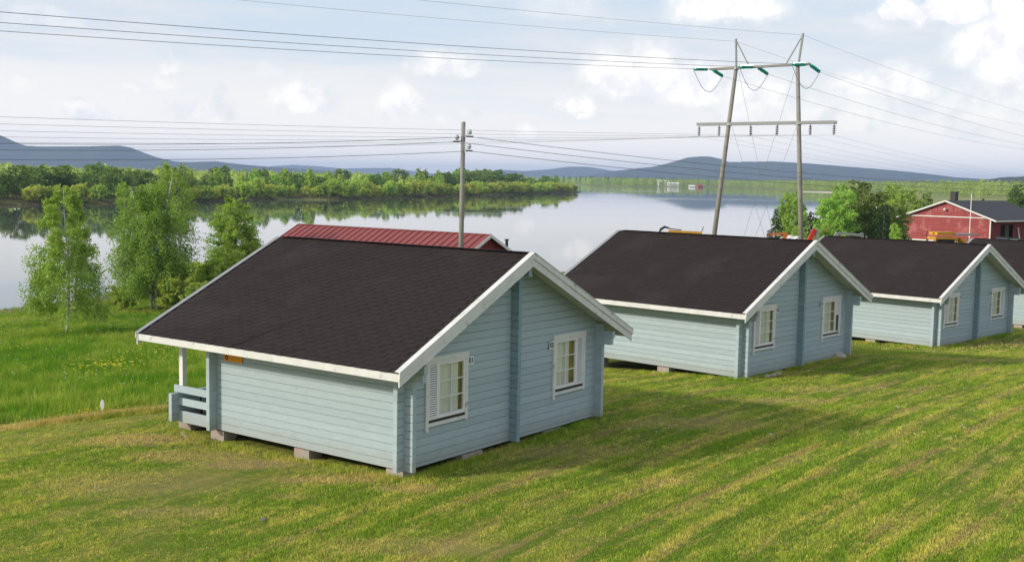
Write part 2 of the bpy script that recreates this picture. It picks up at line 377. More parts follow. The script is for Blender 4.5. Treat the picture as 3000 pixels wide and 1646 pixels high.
def simple(name, col, rough=.9):
    m = bpy.data.materials.new(name); m.use_nodes = True; b = m.node_tree.nodes['Principled BSDF']
    b.inputs['Base Color'].default_value = (*col, 1); b.inputs['Roughness'].default_value = rough; return m
M['petal_y'] = simple('yellow_petal', (.85, .62, .03)); M['petal_w'] = simple('white_petal', (.8, .8, .74))

def water_mat():
    m = bpy.data.materials.new('river_water'); m.use_nodes = True; g = NG(m.node_tree); bs = g.n['Principled BSDF']
    pos = g.new('ShaderNodeNewGeometry').outputs['Position']
    sp = g.new('ShaderNodeSeparateXYZ', {0: pos})
    bs.inputs['Base Color'].default_value = (.10, .115, .11, 1)
    bs.inputs['IOR'].default_value = 1.50; bs.inputs['Roughness'].default_value = .03
    streak = g.noise(g.sc(pos, .004, .012, 0), 1.0, 4, .6)
    g.set(bs, 'Roughness', g.rng(streak, .50, .66, .012, .07))
    h = g.m('ADD', g.noise(g.sc(pos, .35, .8, 0), 1.0, 3, .5), g.m('MULTIPLY', g.noise(g.sc(pos, .05, .12, 0), 1, 2, .5), 2.0))
    b = g.new('ShaderNodeBump', {'Height': h, 'Strength': .05, 'Distance': .05})
    g.l.new(b.outputs[0], bs.inputs['Normal']); return m
M['water'] = water_mat()
def land_mat(name, cols, sc=.02, rough=.95):
    m = bpy.data.materials.new(name); m.use_nodes = True; g = NG(m.node_tree); bs = g.n['Principled BSDF']
    pos = g.new('ShaderNodeNewGeometry').outputs['Position']
    n = g.noise(pos, sc, 6, .65); c = g.mix(g.rng(n, .4, .6), (*cols[0], 1), (*cols[1], 1))
    n2 = g.noise(pos, sc*6, 4, .7); c = g.mix(g.rng(n2, .5, .7, 0, .6), c, (*cols[2], 1))
    g.set(bs, 'Base Color', c); bs.inputs['Roughness'].default_value = rough; bs.inputs['Specular IOR Level'].default_value = .05
    b = g.new('ShaderNodeBump', {'Height': g.noise(pos, sc*8, 4, .7), 'Strength': 1.0, 'Distance': 4.0})
    g.l.new(b.outputs[0], bs.inputs['Normal']); return m
M['bank'] = land_mat('river_bank_soil', ((.13, .12, .06), (.20, .20, .07), (.16, .11, .075)), .08)
M['farland'] = land_mat('far_meadow', ((.17, .20, .06), (.27, .25, .11), (.12, .15, .045)), .01)
M['hill'] = land_mat('forested_hill', ((.030, .042, .022), (.045, .060, .028), (.065, .075, .035)), .006)

# ------------------------------------------------------------------ terrain height
CTRL = np.array([(-2.1,22.5,-.15),(2.2,28.3,-.05),(.2,25.2,-.12),(-6.9,26.1,-.26),(-4.5,24.3,-.25),(-8.5,27.4,-.22),(-13.35,29,-.7),(-9.5,30.5,-.4),
 (-8,17.5,-.35),(0,17.5,-.25),(8,17,.1),(17,36.7,-.15),(7.4,35.6,-.30),(12.3,41,-.30),(3.5,39,-.65),(1,42,-.9),(18.2,48,-.93),(23.3,53.2,-.94),
 (14,51,-1.15),(29,58,-1.4),(33,63,-1.45),(10,28,.05),(0,10,-.2),(-20,15,-1),(20,20,.4),(30,40,0),(0,0,-.2),(20,0,.5),(-20,0,-.8),(-22.6,57.2,-2.3),
 (-21.4,70.9,-2.6),(-21,83,-2.9),(-14,42,-1.3),(-10,50,-1.7),(0,60,-2),(5,70,-2.2),(-2,72,-2.4),(20,91,-2),(50,140,-1.6),(60,155,-1.6),(40,80,-1.6),
 (60,100,-1.4),(45,115,-1.6),(34,96,-1.9),(22,82,-1.95),(40,60,-.9),(60,50,.5),(-40,50,-2.9),(-36,76,-3.3),(-60,30,-3),(-90,40,-3.5),(100,200,-2),(150,300,-2.5),(300,600,-2.8),(110,100,0),(500,900,-2),(600,300,2),(400,1400,-2.5),(700,1500,-1)], float)
def _phi(a, b): return np.sqrt(((a[:, None, :]-b[None, :, :])**2).sum(-1) + 4.0)
_A = -_phi(CTRL[:, :2], CTRL[:, :2]); _n = len(CTRL)
_K = np.zeros((_n+1, _n+1)); _K[:_n, :_n] = _A; _K[:_n, _n] = 1; _K[_n, :_n] = 1
_w = np.linalg.solve(_K, np.append(CTRL[:, 2], 0))
NEAR_SHORE = [(-400, -100), (-400, 40), (-90, 62), (-36.6, 79), (-33.2, 89), (-34, 112), (-15, 116), (5, 118), (25, 124), (45, 148), (62, 190), (95, 262), (170, 420), (256, 700), (347, 1065), (381, 1300), (381, 1700), (900, 1700), (900, -100)]
ISLAND = [(-330, 250), (-200, 285), (-150, 300), (-126, 344), (-112, 375), (-100, 430), (-88, 457), (-72, 463), (-54, 528), (-12, 666), (31, 818), (56, 918), (50, 990), (-60, 1050), (-400, 1150), (-1400, 1200), (-1400, 250)]
FARBANK = [(381, 1290), (373, 1386), (360, 1562), (415, 1850), (419, 2161), (308, 2073), (206, 1992), (150, 2127), (-400, 2300), (-3000, 2600), (-7500, 2700), (-7500, 15500), (7800, 15500), (7800, 1290)]
def sdist(P, poly):
    """signed distance, positive inside"""
    poly = np.array(poly, float); d = np.full(len(P), 1e9); ins = np.zeros(len(P), bool)
    for i in range(len(poly)):
        a = poly[i]; b = poly[(i+1) % len(poly)]; ab = b-a
        t = np.clip(((P-a)@ab)/(ab@ab), 0, 1); q = a + t[:, None]*ab
        d = np.minimum(d, np.hypot(*(P-q).T))
        c = ((a[1] > P[:, 1]) != (b[1] > P[:, 1]))
        xx = (b[0]-a[0])*(P[:, 1]-a[1])/((b[1]-a[1]) if b[1] != a[1] else 1e-9) + a[0]
        ins ^= c & (P[:, 0] < xx)
    return np.where(ins, d, -d)
def sst(x, a, b): t = np.clip((x-a)/(b-a), 0, 1); return t*t*(3-2*t)
def height(P):
    P = np.asarray(P, float).reshape(-1, 2); out = np.empty(len(P))
    for i in range(0, len(P), 20000):
        Q = P[i:i+20000]; z = -_phi(Q, CTRL[:, :2])@_w[:_n] + _w[_n]
        d = sdist(Q, NEAR_SHORE)
        zl = -4 + (np.maximum(z, -3.4)+4)*np.where(d > 0, .25*sst(d, 0, 1.2)+.75*sst(d, 0, 16), 0)
        out[i:i+20000] = np.where(d > 0, zl, -4 - np.minimum(1.0, -d*.2))
    return out
def hz1(x, y): return float(height([(x, y)])[0])
def vnoise(P, sc, seed=0):
    """cheap smooth noise"""
    r = np.random.RandomState(seed); v = np.zeros(len(P))
    for k in range(8):
        a = r.uniform(0, 6.28); f = r.uniform(.6, 1.7)/sc; v += np.sin((P[:, 0]*np.cos(a)+P[:, 1]*np.sin(a))*f*6.28 + r.uniform(0, 6.28))
    return v/8
def grid_obj(name, xs, ys, hf, m):
    X, Y = np.meshgrid(xs, ys); P = np.stack([X.ravel(), Y.ravel()], 1); Z = hf(P)
    V = np.column_stack([P, Z]); nx, ny = len(xs), len(ys)
    i = np.arange(nx-1)[None, :] + np.arange(ny-1)[:, None]*nx; i = i.ravel()
    F = np.stack([i, i+1, i+nx+1, i+nx], 1)
    o = link(name, mesh_np(name, V, F, m, True)); tag(o, kind='structure'); return o
def gspace(segs):
    out = [segs[0][0]]
    for (a, b, s0, s1) in segs:
        x = a; n = max(1, int(round((b-a)/((s0+s1)/2))))
        t = np.linspace(0, 1, n+1)[1:]
        w = s0*t + (s1-s0)*t*t/2; out += list(a + (b-a)*w/w[-1])
    return np.array(out)
xs = gspace([(-400, -60, 20, 2), (-60, -24, 1.5, .5), (-24, 30, .4, .4), (30, 80, .6, 2), (80, 900, 3, 30)])
ys = gspace([(-60, 10, 4, .5), (10, 62, .4, .4), (62, 130, .5, 1.5), (130, 1700, 3, 30)])
def hnear(P):
    z = height(P); nn = vnoise(P, 1.4, 3)*.016 + vnoise(P, .8, 5)*.010 + vnoise(P, 6, 8)*.03
    return z + nn*np.clip((z+3.9)*2, 0, 1)*sst(np.hypot(P[:, 0], P[:, 1]), 200, 100)
grid_obj('ground', xs, ys, hnear, M['ground'])
def hisl(P):
    d = sdist(P, ISLAND); return np.where(d > 0, -4+1.0*sst(d, 0, 2.5)+.5*sst(d, 5, 60)+vnoise(P, 40, 2)*.15*sst(d, 0, 10), -5)
grid_obj('island_bank', gspace([(-1500, -350, 60, 20), (-350, 75, 4, 4)]), gspace([(230, 700, 4, 4), (700, 1250, 6, 12)]), hisl, M['bank'])
def hfar(P):
    d = sdist(P, FARBANK); z = np.where(d > 0, -4+1.3*sst(d, 0, 25)+6*sst(d, 300, 3000), -5.5)
    return z
grid_obj('far_bank', gspace([(-7600, -500, 400, 40), (-500, 900, 16, 16), (900, 7900, 40, 500)]), gspace([(1270, 2400, 16, 20), (2400, 15600, 60, 700)]), hfar, M['farland'])
wtr = MB(); wtr.add([(-8500, -400, -4), (8500, -400, -4), (8500, 15800, -4), (-8500, 15800, -4)], [(0, 1, 2, 3)])
tag(wtr.build('river_water', M['water']), kind='structure')

# hills: crest lines given as (x px of the skyline seen from the shore, metres above the camera)
def hill(name, D, pts, depth, m=M['hill'], zb=-4, seed=1):
    px = np.array([p[0] for p in pts], float); py = np.array([p[1] for p in pts], float)
    hor = 523.5 + (px-1500)*.018
    cx = (px-1500)/FPX*D; ch = (hor-py)/FPX*D + 5.95
    xs = np.linspace(cx[0], cx[-1], 260); ys = D + np.linspace(-depth, depth*.8, 60)
    def hf(P):
        # crest along y=D
        c = np.interp(P[:, 0], cx, ch)
        ext = (cx[-1]-cx[0]); c = c*sst(P[:, 0], cx[0]-1, cx[0]+ext*.02)*sst(-P[:, 0], -cx[-1]-1, -cx[-1]+ext*.02)
        u = (P[:, 1]-D)/depth; prof = np.where(u < 0, np.clip(1+u, 0, 1), np.clip(1-u/.8, 0, 1)); prof = prof*prof*(3-2*prof)
        rough = vnoise(P, 900, seed)*.06 + vnoise(P, 200, seed+1)*.03
        r = np.random.RandomState(seed).uniform(-1, 1, len(P))*4.0*(D/6500)*.35
        return zb + (c-zb)*prof*(1+rough*(1-prof)*2) + r*np.clip(c/40, 0, 1)*prof
    return grid_obj(name, xs, ys, hf, m)
hill('hill', 7200, [(1640, 525), (1735, 513), (1790, 502), (1900, 490), (1935, 483), (1965, 475), (2000, 464), (2035, 459.5), (2065, 460), (2095, 467), (2112, 476), (2200, 475), (2245, 474), (2340, 479), (2450, 488), (2560, 497), (2680, 509), (2760, 519), (2900, 528), (3100, 535), (3300, 548)], 1300, seed=4)
hill('hill', 7000, [(-900, 470), (-500, 400), (-200, 375), (-60, 378), (0, 399), (35, 415), (70, 428), (120, 431), (240, 431), (350, 428), (378, 433), (410, 446), (450, 461), (490, 470), (530, 478), (640, 492), (750, 505)], 900, seed=9)
hill('hill', 6800, [(380, 488), (480, 474), (560, 476), (630, 474), (700, 482), (790, 490), (900, 498), (1000, 505), (1100, 515)], 900, seed=12)
hill('hill', 12500, [(700, 505), (800, 488), (860, 484), (930, 488), (1000, 495), (1080, 493), (1140, 493), (1220, 503), (1300, 514), (1380, 520)], 1500, seed=14)
hill('hill', 10500, [(1380, 515), (1460, 498), (1530, 502), (1600, 497), (1660, 489), (1720, 490), (1780, 500), (1860, 512), (1950, 522)], 1200, seed=17)
hill('hill', 3000, [(2800, 560), (2880, 528), (2930, 520), (2990, 518), (3060, 514), (3200, 520), (3400, 540)], 350, seed=22)

# ------------------------------------------------------------------ log cabins
CW, RU, RLN, HR, HE, EO = 7.232, .55, 7.81, 4.302, 2.195, .741
MX = CW/2; SL = (HR-HE)/(MX+EO); TH = .15
LH = .17; LT = .11; LO = .22; PW = 5.96; PE = 7.30
under = lambda x: HR - SL*abs(x-MX) - TH
def log_mesh(a0, a1, b0, b1, z0, z1, t=LT, ch=.009, axis='x', face=-1, mt=None):
    """log whose bottom edge spans a0..a1 and top edge b0..b1; outer face towards face*other axis"""
    cd = .022
    prof = [(cd, z0), (0, z0+ch), (0, z1-ch), (cd, z1), (t-ch, z1), (t, z1-ch), (t, z0+ch), (t-ch, z0)]
    vs = []
    for end in (0, 1):
        for (d, z) in prof:
            k = (z-z0)/(z1-z0); s = ((a0, a1)[end])*(1-k) + ((b0, b1)[end])*k
            o = -face*d
            vs.append((s, o, z) if axis == 'x' else (o, s, z))
    n = 8; fs = [(i, (i+1) % n, n+(i+1) % n, n+i) for i in range(n)] + [tuple(range(n))[::-1], tuple(range(n, 2*n))]
    me = bpy.data.meshes.new('log'); me.from_pydata(vs, [], fs); me.materials.append(mt or M['paint'])
    bm = bmesh.new(); bm.from_mesh(me); bmesh.ops.recalc_face_normals(bm, faces=bm.faces); bm.to_mesh(me); bm.free()
    return me
def part(name, me, parent, loc=None, rot=None):
    return reg(link(name, me, parent, loc, rot))
SHING = None
def shingle_mesh():
    # one bitumen tab: hexagonal lower edge, 0.333 wide, visible course 0.145, local x along eave, y up slope
    w, c, t = .163, .20, .012
    out = [(-w, .05), (-w*.55, 0), (w*.55, 0), (w, .05), (w, c), (-w, c)]
    vs = [(x, y, 0 if y > .1 else .001) for x, y in out] + [(x, y, t if y < .1 else .001) for x, y in out]
    fs = [(0, 1, 2, 3, 4, 5)[::-1], (6, 7, 8, 9, 10, 11)] + [(i, (i+1) % 6, 6+(i+1) % 6, 6+i) for i in range(6)]
    me = bpy.data.meshes.new('shingle'); me.from_pydata(vs, [], fs); me.materials.append(M['roof']); return me
SHM = shingle_mesh(); shv = np.array([v.co[:] for v in SHM.vertices]); shf = [tuple(p.vertices) for p in SHM.polygons]

def text_mesh(txt, size, m, depth=.004, bold=.0):
    cu = bpy.data.curves.new('txt', 'FONT'); cu.body = txt; cu.size = size; cu.align_x = 'CENTER'; cu.align_y = 'CENTER'; cu.extrude = depth; cu.offset = bold; cu.resolution_u = 3
    ob = bpy.data.objects.new('txt', cu); COL.objects.link(ob)
    bpy.context.view_layer.update()
    me = bpy.data.meshes.new_from_object(ob.evaluated_get(bpy.context.evaluated_depsgraph_get())); me.name = 'lettering'
    COL.objects.unlink(ob); bpy.data.objects.remove(ob); me.materials.clear(); me.materials.append(m); return me

def window(parent, x0, x1, z0, z1, shutter_left, broken=False, bare=False, plate=None):
    """window set in the gable wall (plane y=0, looking to -y)"""
    cw = .085
    f = MB()                                       # casing: side boards run below the sill board
    f.box(x0, -.045, z0-.10, x0+cw, .0, z1-.13); f.box(x1-cw, -.045, z0-.02, x1, .0, z1-.13)
    f.box(x0-.015, -.052, z1-.13, x1+.015, .0, z1+.01)
    f.box(x0+cw, -.045, z0, x1-cw, .0, z0+.075)
    w = f.build('window', M['white'], parent)
    sh = .30
    if shutter_left: s0, s1, c0, c1 = x0+cw, x0+cw+sh, x0+cw+sh, x1-cw
    else: s0, s1, c0, c1 = x1-cw-sh, x1-cw, x0+cw, x1-cw-sh
    zb, zt = z0+.14, z1-.13
    sb = MB().box(x0+cw, -.03, z0+.077, x1-cw, .06, z0+.137).build('sill', M['sill'], w)
    # shutter: frame and louvres
    q = MB(); b = .035
    q.box(s0, -.035, zb, s0+b, -.005, zt); q.box(s1-b, -.035, zb, s1, -.005, zt); q.box(s0+b, -.035, zb, s1-b, -.005, zb+b); q.box(s0+b, -.035, zt-b, s1-b, -.005, zt)
    q.build('shutter', M['white_clean'], w)
    q = MB(); zz = zb+b+.012
    while zz < zt-b-.02:
        if not (broken and zz < zb+.62):
            q.add([(s0+b, -.030, zz), (s1-b, -.030, zz), (s1-b, -.018, zz+.026), (s0+b, -.018, zz+.026), (s0+b, -.026, zz-.004), (s1-b, -.026, zz-.004), (s1-b, -.014, zz+.022), (s0+b, -.014, zz+.022)],
                  [(0, 1, 2, 3), (7, 6, 5, 4), (0, 4, 5, 1), (2, 6, 7, 3)])
        zz += .048
    so = q.build('slat', M['white_clean'], w); so['kind'] = 'stuff'
    if broken: MB().box(s0+b, -.0045, zb+b, s1-b, .004, zb+.64).build('panel', M['glass_dark'], w)
    MB().box(s0+.01, .006, zb, s1-.01, .02, zt).build('backing_board', M['sill'] if not broken else M['white_clean'], w)
    # sash
    q = MB(); b = .06
    q.box(c0, -.032, zb, c0+b, .02, zt); q.box(c1-b, -.032, zb, c1, .02, zt); q.box(c0+b, -.032, zb, c1-b, .02, zb+b+.015); q.box(c0+b, -.032, zt-b, c1-b, .02, zt)
    q.build('sash', M['white_clean'], w)
    g0, g1, h0, h1 = c0+b, c1-b, zb+b+.015, zt-b; mb = .011; gm = (g0+g1)/2
    q = MB().box(gm-mb, -.027, h0, gm+mb, .005, h1)
    hh = (h1-h0)/3
    for k in (1, 2):
        q.box(g0, -.025, h0+k*hh-mb, gm-mb, .004, h0+k*hh+mb); q.box(gm+mb, -.025, h0+k*hh-mb, g1, .004, h0+k*hh+mb)
    q.build('muntin', M['white_clean'], w)
    for k in range(3):
        for (p0, p1) in ((g0, gm-mb), (gm+mb, g1)):
            MB().box(p0, -.008, h0+k*hh+(mb if k else 0), p1, -.004, h0+(k+1)*hh-(mb if k < 2 else 0)).build('pane', M['glass'], w)
    # curtain with folds, and the brown lining at one side
    split = g1-.09 if shutter_left else g1-.17
    n = 34; vs = []; 
    for i in range(n+1):
        x = g0-.02 + (split-g0+.02)*i/n; yy = .055 + .020*math.sin(i*1.9+x*7) + .012*math.sin(i*.7)
        if .30 < i/n < .36: yy += .03
        vs += [(x, yy, h0-.06), (x, yy, h1+.06)]
    me = bpy.data.meshes.new('curtain'); me.from_pydata(vs, [], [(2*i, 2*i+2, 2*i+3, 2*i+1) for i in range(n)]); me.materials.append(M['curtain']); me.shade_smooth()
    part('curtain', me, w)
    MB().box(split+.002, .05, h0-.06, g1+.05, .065, h1+.06).build('lining', M['brown'], w)
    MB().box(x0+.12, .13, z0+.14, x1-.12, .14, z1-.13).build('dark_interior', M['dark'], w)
    if plate:
        px = x1+.085 if shutter_left else x0-.10
        p = MB().box(px-.085, -.05, z1-.30, px+.085, -.038, z1-.12).build('number_plate', M['white_clean'], parent)
        part('lettering', text_mesh(plate, .15, M['black'], .002, .005), p, (px, -.053, z1-.21), (math.pi/2, 0, 0))
    return w

def cabin(x, y, z, a, label, plates, detail=False, sign=False, broken=False):
    rt = thing('log_cabin', label, 'cabin', (x, y, z), a, 'blue-grey log cabins in a row on the lawn')
    P = lambda nm, me, loc=None, rot=None: part(nm, me, rt, loc, rot)
    # near long wall (x=0 plane) and far long wall
    nl = 14
    for k in range(nl):
        z0, z1 = k*LH, (k+1)*LH
        e0 = -LO-.30 if k >= nl-3 and k < nl-1 else -LO
        if k == nl-3: e0 = -LO-.26
        P('log', log_mesh(e0, PW+LO, e0, PW+LO, z0, z1, axis='y', face=-1))
        P('log', log_mesh(e0, PW+LO, e0, PW+LO, z0, z1, axis='y', face=1), (CW, 0, 0))
    # gable walls: half course first, then full courses cut by roof and by the window openings
    wins = [(.612, 1.991), (5.24, 6.632)]
    def gable(yoff, face, openings):
        z0 = 0.0; k = 0
        while True:
            z1 = LH/2 if k == 0 else z0+LH
            def lim(zz): return max(-LO, MX-(HR-TH-zz)/SL)
            if HR-TH-z1 < .12: break
            ab, at_ = lim(z0), lim(z1)
            segs = [(ab, at_, None)]
            cuts = []
            if openings and z0 >= .93-1e-3 and z1 <= 2.126:
                for (w0, w1) in openings: cuts.append((w0+.05, w1-.05))
            edges = [(ab, at_)]
            for (w0, w1) in cuts: edges += [(w0, w0), (w1, w1)]
            edges += [(CW-ab, CW-at_)]
            for i in range(0, len(edges), 2):
                (b0, t0), (b1, t1) = edges[i], edges[i+1]
                if b1-b0 > .03: P('log', log_mesh(b0, b1, t0, t1, z0, z1, axis='x', face=face), (0, yoff, 0))
            z0 = z1; k += 1
    gable(0, -1, wins); gable(PW, 1, [(1.2, 2.1), (4.4, 5.3)] if False else None)
    # inner partition wall ends standing proud of the gable, topped by the ridge beam
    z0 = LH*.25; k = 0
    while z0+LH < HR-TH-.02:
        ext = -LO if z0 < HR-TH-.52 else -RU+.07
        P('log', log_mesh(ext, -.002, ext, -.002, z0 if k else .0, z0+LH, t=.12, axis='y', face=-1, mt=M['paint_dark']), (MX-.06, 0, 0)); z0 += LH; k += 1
    # porch partition ends on the long side are the far gable's own log ends; vertical cable at the near corner
    MB().tube([(.17, -.018, .02), (.17, -.018, 2.12)], .012, 6).build('cable', M['sill'], rt)
    # floor underside and piers
    MB().box(.12, .12, -.02, CW-.12, PE-.1, .05).build('floor', M['dark'], rt)
    for (bx, by) in [(.0, .0), (.0, 2.75), (.0, 5.6), (CW-.45, 0), (CW-.45, 2.75), (CW-.45, 5.6), (1.9, .02), (5.0, .02), (0.15, 7.0), (CW-.5, 7.0)]:
        q = MB().box(bx+.03, by+.05, -.95, bx+.42, by+.52, -.022) if by not in (.02,) else MB().box(bx, .015, -.95, bx+.7, .35, -.022)
        q.build('pier', M['concrete'], rt)
    # roof: two decks, shingles, fascia, barge boards
    for s in (-1, 1):
        e = MX + s*(MX+EO)
        zt = lambda xx: HR-.03 - SL*abs(xx-MX)
        vs = [(MX, -RU+.03, zt(MX)), (e, -RU+.03, zt(e)), (e, RLN-.03, zt(e)), (MX, RLN-.03, zt(MX))]
        vs += [(a_, b_, c_-.09) for a_, b_, c_ in vs]
        q = MB().add(vs, [(0, 1, 2, 3), (7, 6, 5, 4), (0, 4, 5, 1), (1, 5, 6, 2), (2, 6, 7, 3), (3, 7, 4, 0)])
        q.build('roof_deck', M['dark'] if s < 0 else M['dark'], rt)
        # white eave fascia
        q = MB(); ex = e + s*.012
        q.box(min(ex, ex-s*.03), -RU+.012, HE-.20, max(ex, ex-s*.03), RLN-.012, HE-.045).build('fascia', M['white'], rt)
        # soffit board
        MB().add([(MX, -RU+.04, zt(MX)-.094), (e-s*.02, -RU+.04, zt(e)-.094), (e-s*.02, RLN-.04, zt(e)-.094), (MX, RLN-.04, zt(MX)-.094),
                  (MX, -RU+.04, zt(MX)-.114), (e-s*.02, -RU+.04, zt(e)-.114), (e-s*.02, RLN-.04, zt(e)-.114), (MX, RLN-.04, zt(MX)-.114)],
                 [(0, 1, 2, 3), (7, 6, 5, 4), (0, 4, 5, 1), (1, 5, 6, 2), (2, 6, 7, 3), (3, 7, 4, 0)]).build('soffit', M['white'], rt)
        for (y0, y1, yy0, yy1) in ((-RU-.005, -RU+.028, -RU-.03, -RU-.005), (RLN-.028, RLN+.005, RLN+.005, RLN+.03)):
            # wide lower board and narrower upper board, laid in front of it
            def brd(a0, a1, zt0, zb0, nm, m_, dx=0):
                xe = e+s*dx
                top = lambda xx: HR - SL*abs(xx-MX) + zt0
                bot = lambda xx: HR - SL*abs(xx-MX) + zb0
                vs = [(MX, a0, top(MX)), (xe, a0, top(xe)), (xe, a0, bot(xe)), (MX, a0, bot(MX)), (MX, a1, top(MX)), (xe, a1, top(xe)), (xe, a1, bot(xe)), (MX, a1, bot(MX))]
                MB().add(vs, [(0, 1, 2, 3), (7, 6, 5, 4), (0, 4, 5, 1), (1, 5, 6, 2), (2, 6, 7, 3), (3, 7, 4, 0)]).build(nm, m_, rt)
            brd(y0, y1, -.03, -.285, 'bargeboard', M['white'], .03)
            brd(yy0, yy1, .022 if y0 < 0 else -.0, -.115, 'bargeboard', M['white'], .05)
            c0, c1 = (yy0-.012, y1+.07) if y0 < 0 else (y0-.07, yy1+.012)
            brd(c0, c1, .034 if y0 < 0 else .012, .0225 if y0 < 0 else .0005, 'verge_capping', M['white'] if y0 < 0 else M['steelgrey'], .055)
    # shingles
    ang = math.atan(SL); slen = (MX+EO)/math.cos(ang)+.04; CRS = .145; rows = int(slen/CRS)
    base = []
    rr = random.Random(4)
    for s in (-1, 1):
        e = MX + s*(MX+EO+.03)
        for i in range(rows+1):
            off = .166*(i % 2)
            d = i*CRS
            ny = int((RLN+RU-.16)/.333)
            for j in range(ny+1):
                yy = -RU+.22 + j*.333 + off - .1
                if yy > RLN-.2 or yy < -RU+.17: continue
                xx = e - s*d*math.cos(ang); zz = HR-.028 - SL*abs(e-MX) + d*math.sin(ang) + .004
                if abs(xx-MX) < .02: continue
                base.append((s, xx, yy, zz, rr.uniform(-.004, .004), rr.uniform(0, .004)))
    def mtx(s, xx, yy, zz, j1, j2):
        ux = Vector((0, s*1.0, 0)); uy = Vector((-s*math.cos(ang), 0, math.sin(ang))); uz = ux.cross(uy)
        if uz.z < 0: ux = -ux; uz = ux.cross(uy)
        return Matrix(((ux.x, uy.x, uz.x, xx), (ux.y, uy.y, uz.y, yy+j1), (ux.z, uy.z, uz.z, zz+j2), (0, 0, 0, 1)))
    near = sorted([b for b in base if b[0] < 0], key=lambda b: (b[1]**2*1.3 + (b[2]+1)**2*.6)) if detail else []
    chosen = set(id(b) for b in near[:298])
    VV = []; FF = []; nb = 0; arr = []
    for b in base:
        mx = mtx(*b)
        if id(b) in chosen:
            o = part('shingle', SHM, rt); o.matrix_local = mx
        else:
            m3 = np.array(mx); arr.append((shv@m3[:3, :3].T)+m3[:3, 3])
    n12 = len(shv)
    for k, av in enumerate(arr):
        VV += av.tolist(); FF += [tuple(k*n12+i for i in f) for f in shf]
    me = bpy.data.meshes.new('shingle_field'); me.from_pydata(VV, [], FF); me.materials.append(M['roof'])
    o = part('shingle_field', me, rt); o['kind'] = 'stuff'
    q = MB()
    y_ = -RU+.04
    while y_ < RLN-.05:
        y2 = min(y_+.3, RLN-.04)
        q.add([(MX-.14, y_, HR-.075), (MX, y_, HR+.003), (MX+.14, y_, HR-.075), (MX-.14, y2+.02, HR-.08), (MX, y2+.02, HR-.004), (MX+.14, y2+.02, HR-.08)], [(0, 3, 4, 1), (1, 4, 5, 2)]); y_ += .29
    q.build('ridge_capping', M['roof'], rt)
    if detail:      # lifted folds in the felt near the eave, and a bird dropping
        for (y0_, d0, y1_, d1) in ((4.4, .05, 3.55, 1.45), (5.3, .05, 5.0, .3), (2.85, .05, 2.55, .35)):
            pa = lambda yy, d, h: (-EO-.03 + d*math.cos(ang), yy, HE-.028 + d*math.sin(ang) + h)
            MB().add([pa(y0_-.05, d0, .008), pa(y0_, d0, .045), pa(y0_+.035, d0, .006), pa(y1_-.05, d1, .008), pa(y1_, d1, .012), pa(y1_+.03, d1, .006)], [(0, 3, 4, 1), (1, 4, 5, 2)]).build('shingle_fold', M['roof'], rt)
    # windows
    window(rt, .612, 1.991, .797, 2.246, True, plate=plates[0])
    window(rt, 5.24, 6.632, .797, 2.246, False, broken=broken, plate=plates[1])
    # porch
    for k in range(10):
        MB().box(k*CW/10+.02, PW+.12, .03, (k+1)*CW/10-.012, PE+.02, .06).build('floor_board', M['olive'], rt)
    for k in range(4):
        z0, z1 = k*LH+.02, (k+1)*LH+.02
        P('log', log_mesh(-LO, 1.6, -LO, 1.6, z0, z1, axis='x', face=-1), (0, PE-.05, 0))
        P('log', log_mesh(-LO, 1.6, -LO, 1.6, z0, z1, axis='x', face=-1), (CW-1.4, PE-.05, 0))
    for xx in (-.02, CW-.03):
        for (z0, z1) in ((.0, .27), (.41, .58), (.71, .88)):
            MB().box(xx, PW+LO*.2, z0, xx+.05, PE+.12 if z0 > .6 else PE-.052, z1).build('rail_board', M['paint'], rt)
        MB().box(xx+.01, PE-.20, .885, xx+.13, PE-.07, under(0)+.03).build('porch_post', M['white_clean'], rt)
    for xx in (MX-1.5, MX+.6):
        q = MB().box(xx, PW+.111, .08, xx+.9, PW+.15, 2.08).build('door', M['white_clean'], rt)
        MB().box(xx+.78, PW+.151, 1.0, xx+.86, PW+.19, 1.04).build('handle', M['metal'], q)
    if sign:
        SGZ = 1.665
        s_ = MB().box(-.025, 4.93, SGZ, -.004, 5.55, SGZ+.165).build('sign', M['orange'], rt)
        ring = MB(); 
        for k in range(6):
            t0 = k*math.pi/3+.5; t1 = t0+math.pi/3
            ring.bar((-.030, 5.46+.045*math.cos(t0), SGZ+.083+.045*math.sin(t0)), (-.030, 5.46+.045*math.cos(t1), SGZ+.083+.045*math.sin(t1)), .018, .01, (1, 0, 0))
        ring.build('emblem', M['black'], s_)
        q = MB(); yy = 5.37
        for w_ in (.05, .03, .06, .05, .04, .06):
            q.box(-.028, yy-w_, SGZ+.06, -.0255, yy, SGZ+.095 + .012*(w_ > .05)); yy -= w_+.012
        q.build('lettering', M['yellow'], s_)
    return rt
C1 = (-2.1246, 22.5403, 0, .9338)
cabin(*C1, 'nearest log cabin, with plates E1 and E2 and an orange sign under the eave', ('E1', 'E2'), detail=True, sign=True)
cabin(7.3673, 35.7448, -.26, .828, 'second log cabin from the left, with E3 and E4 plates beside its windows', ('E3', 'E4'), broken=True)
cabin(18.1531, 48.0708, -.9027, .7558, 'third log cabin, whose gable points at the right edge below the red barn', ('E5', 'E6'))
cabin(29.1, 58.0, -1.35, .69, 'farthest log cabin, cut off by the right edge of the picture', (None, None))
def cab(c, v, u, z): a = c[3]; return Vector((c[0]+v*math.cos(a)-u*math.sin(a), c[1]+v*math.sin(a)+u*math.cos(a), c[2]+z))

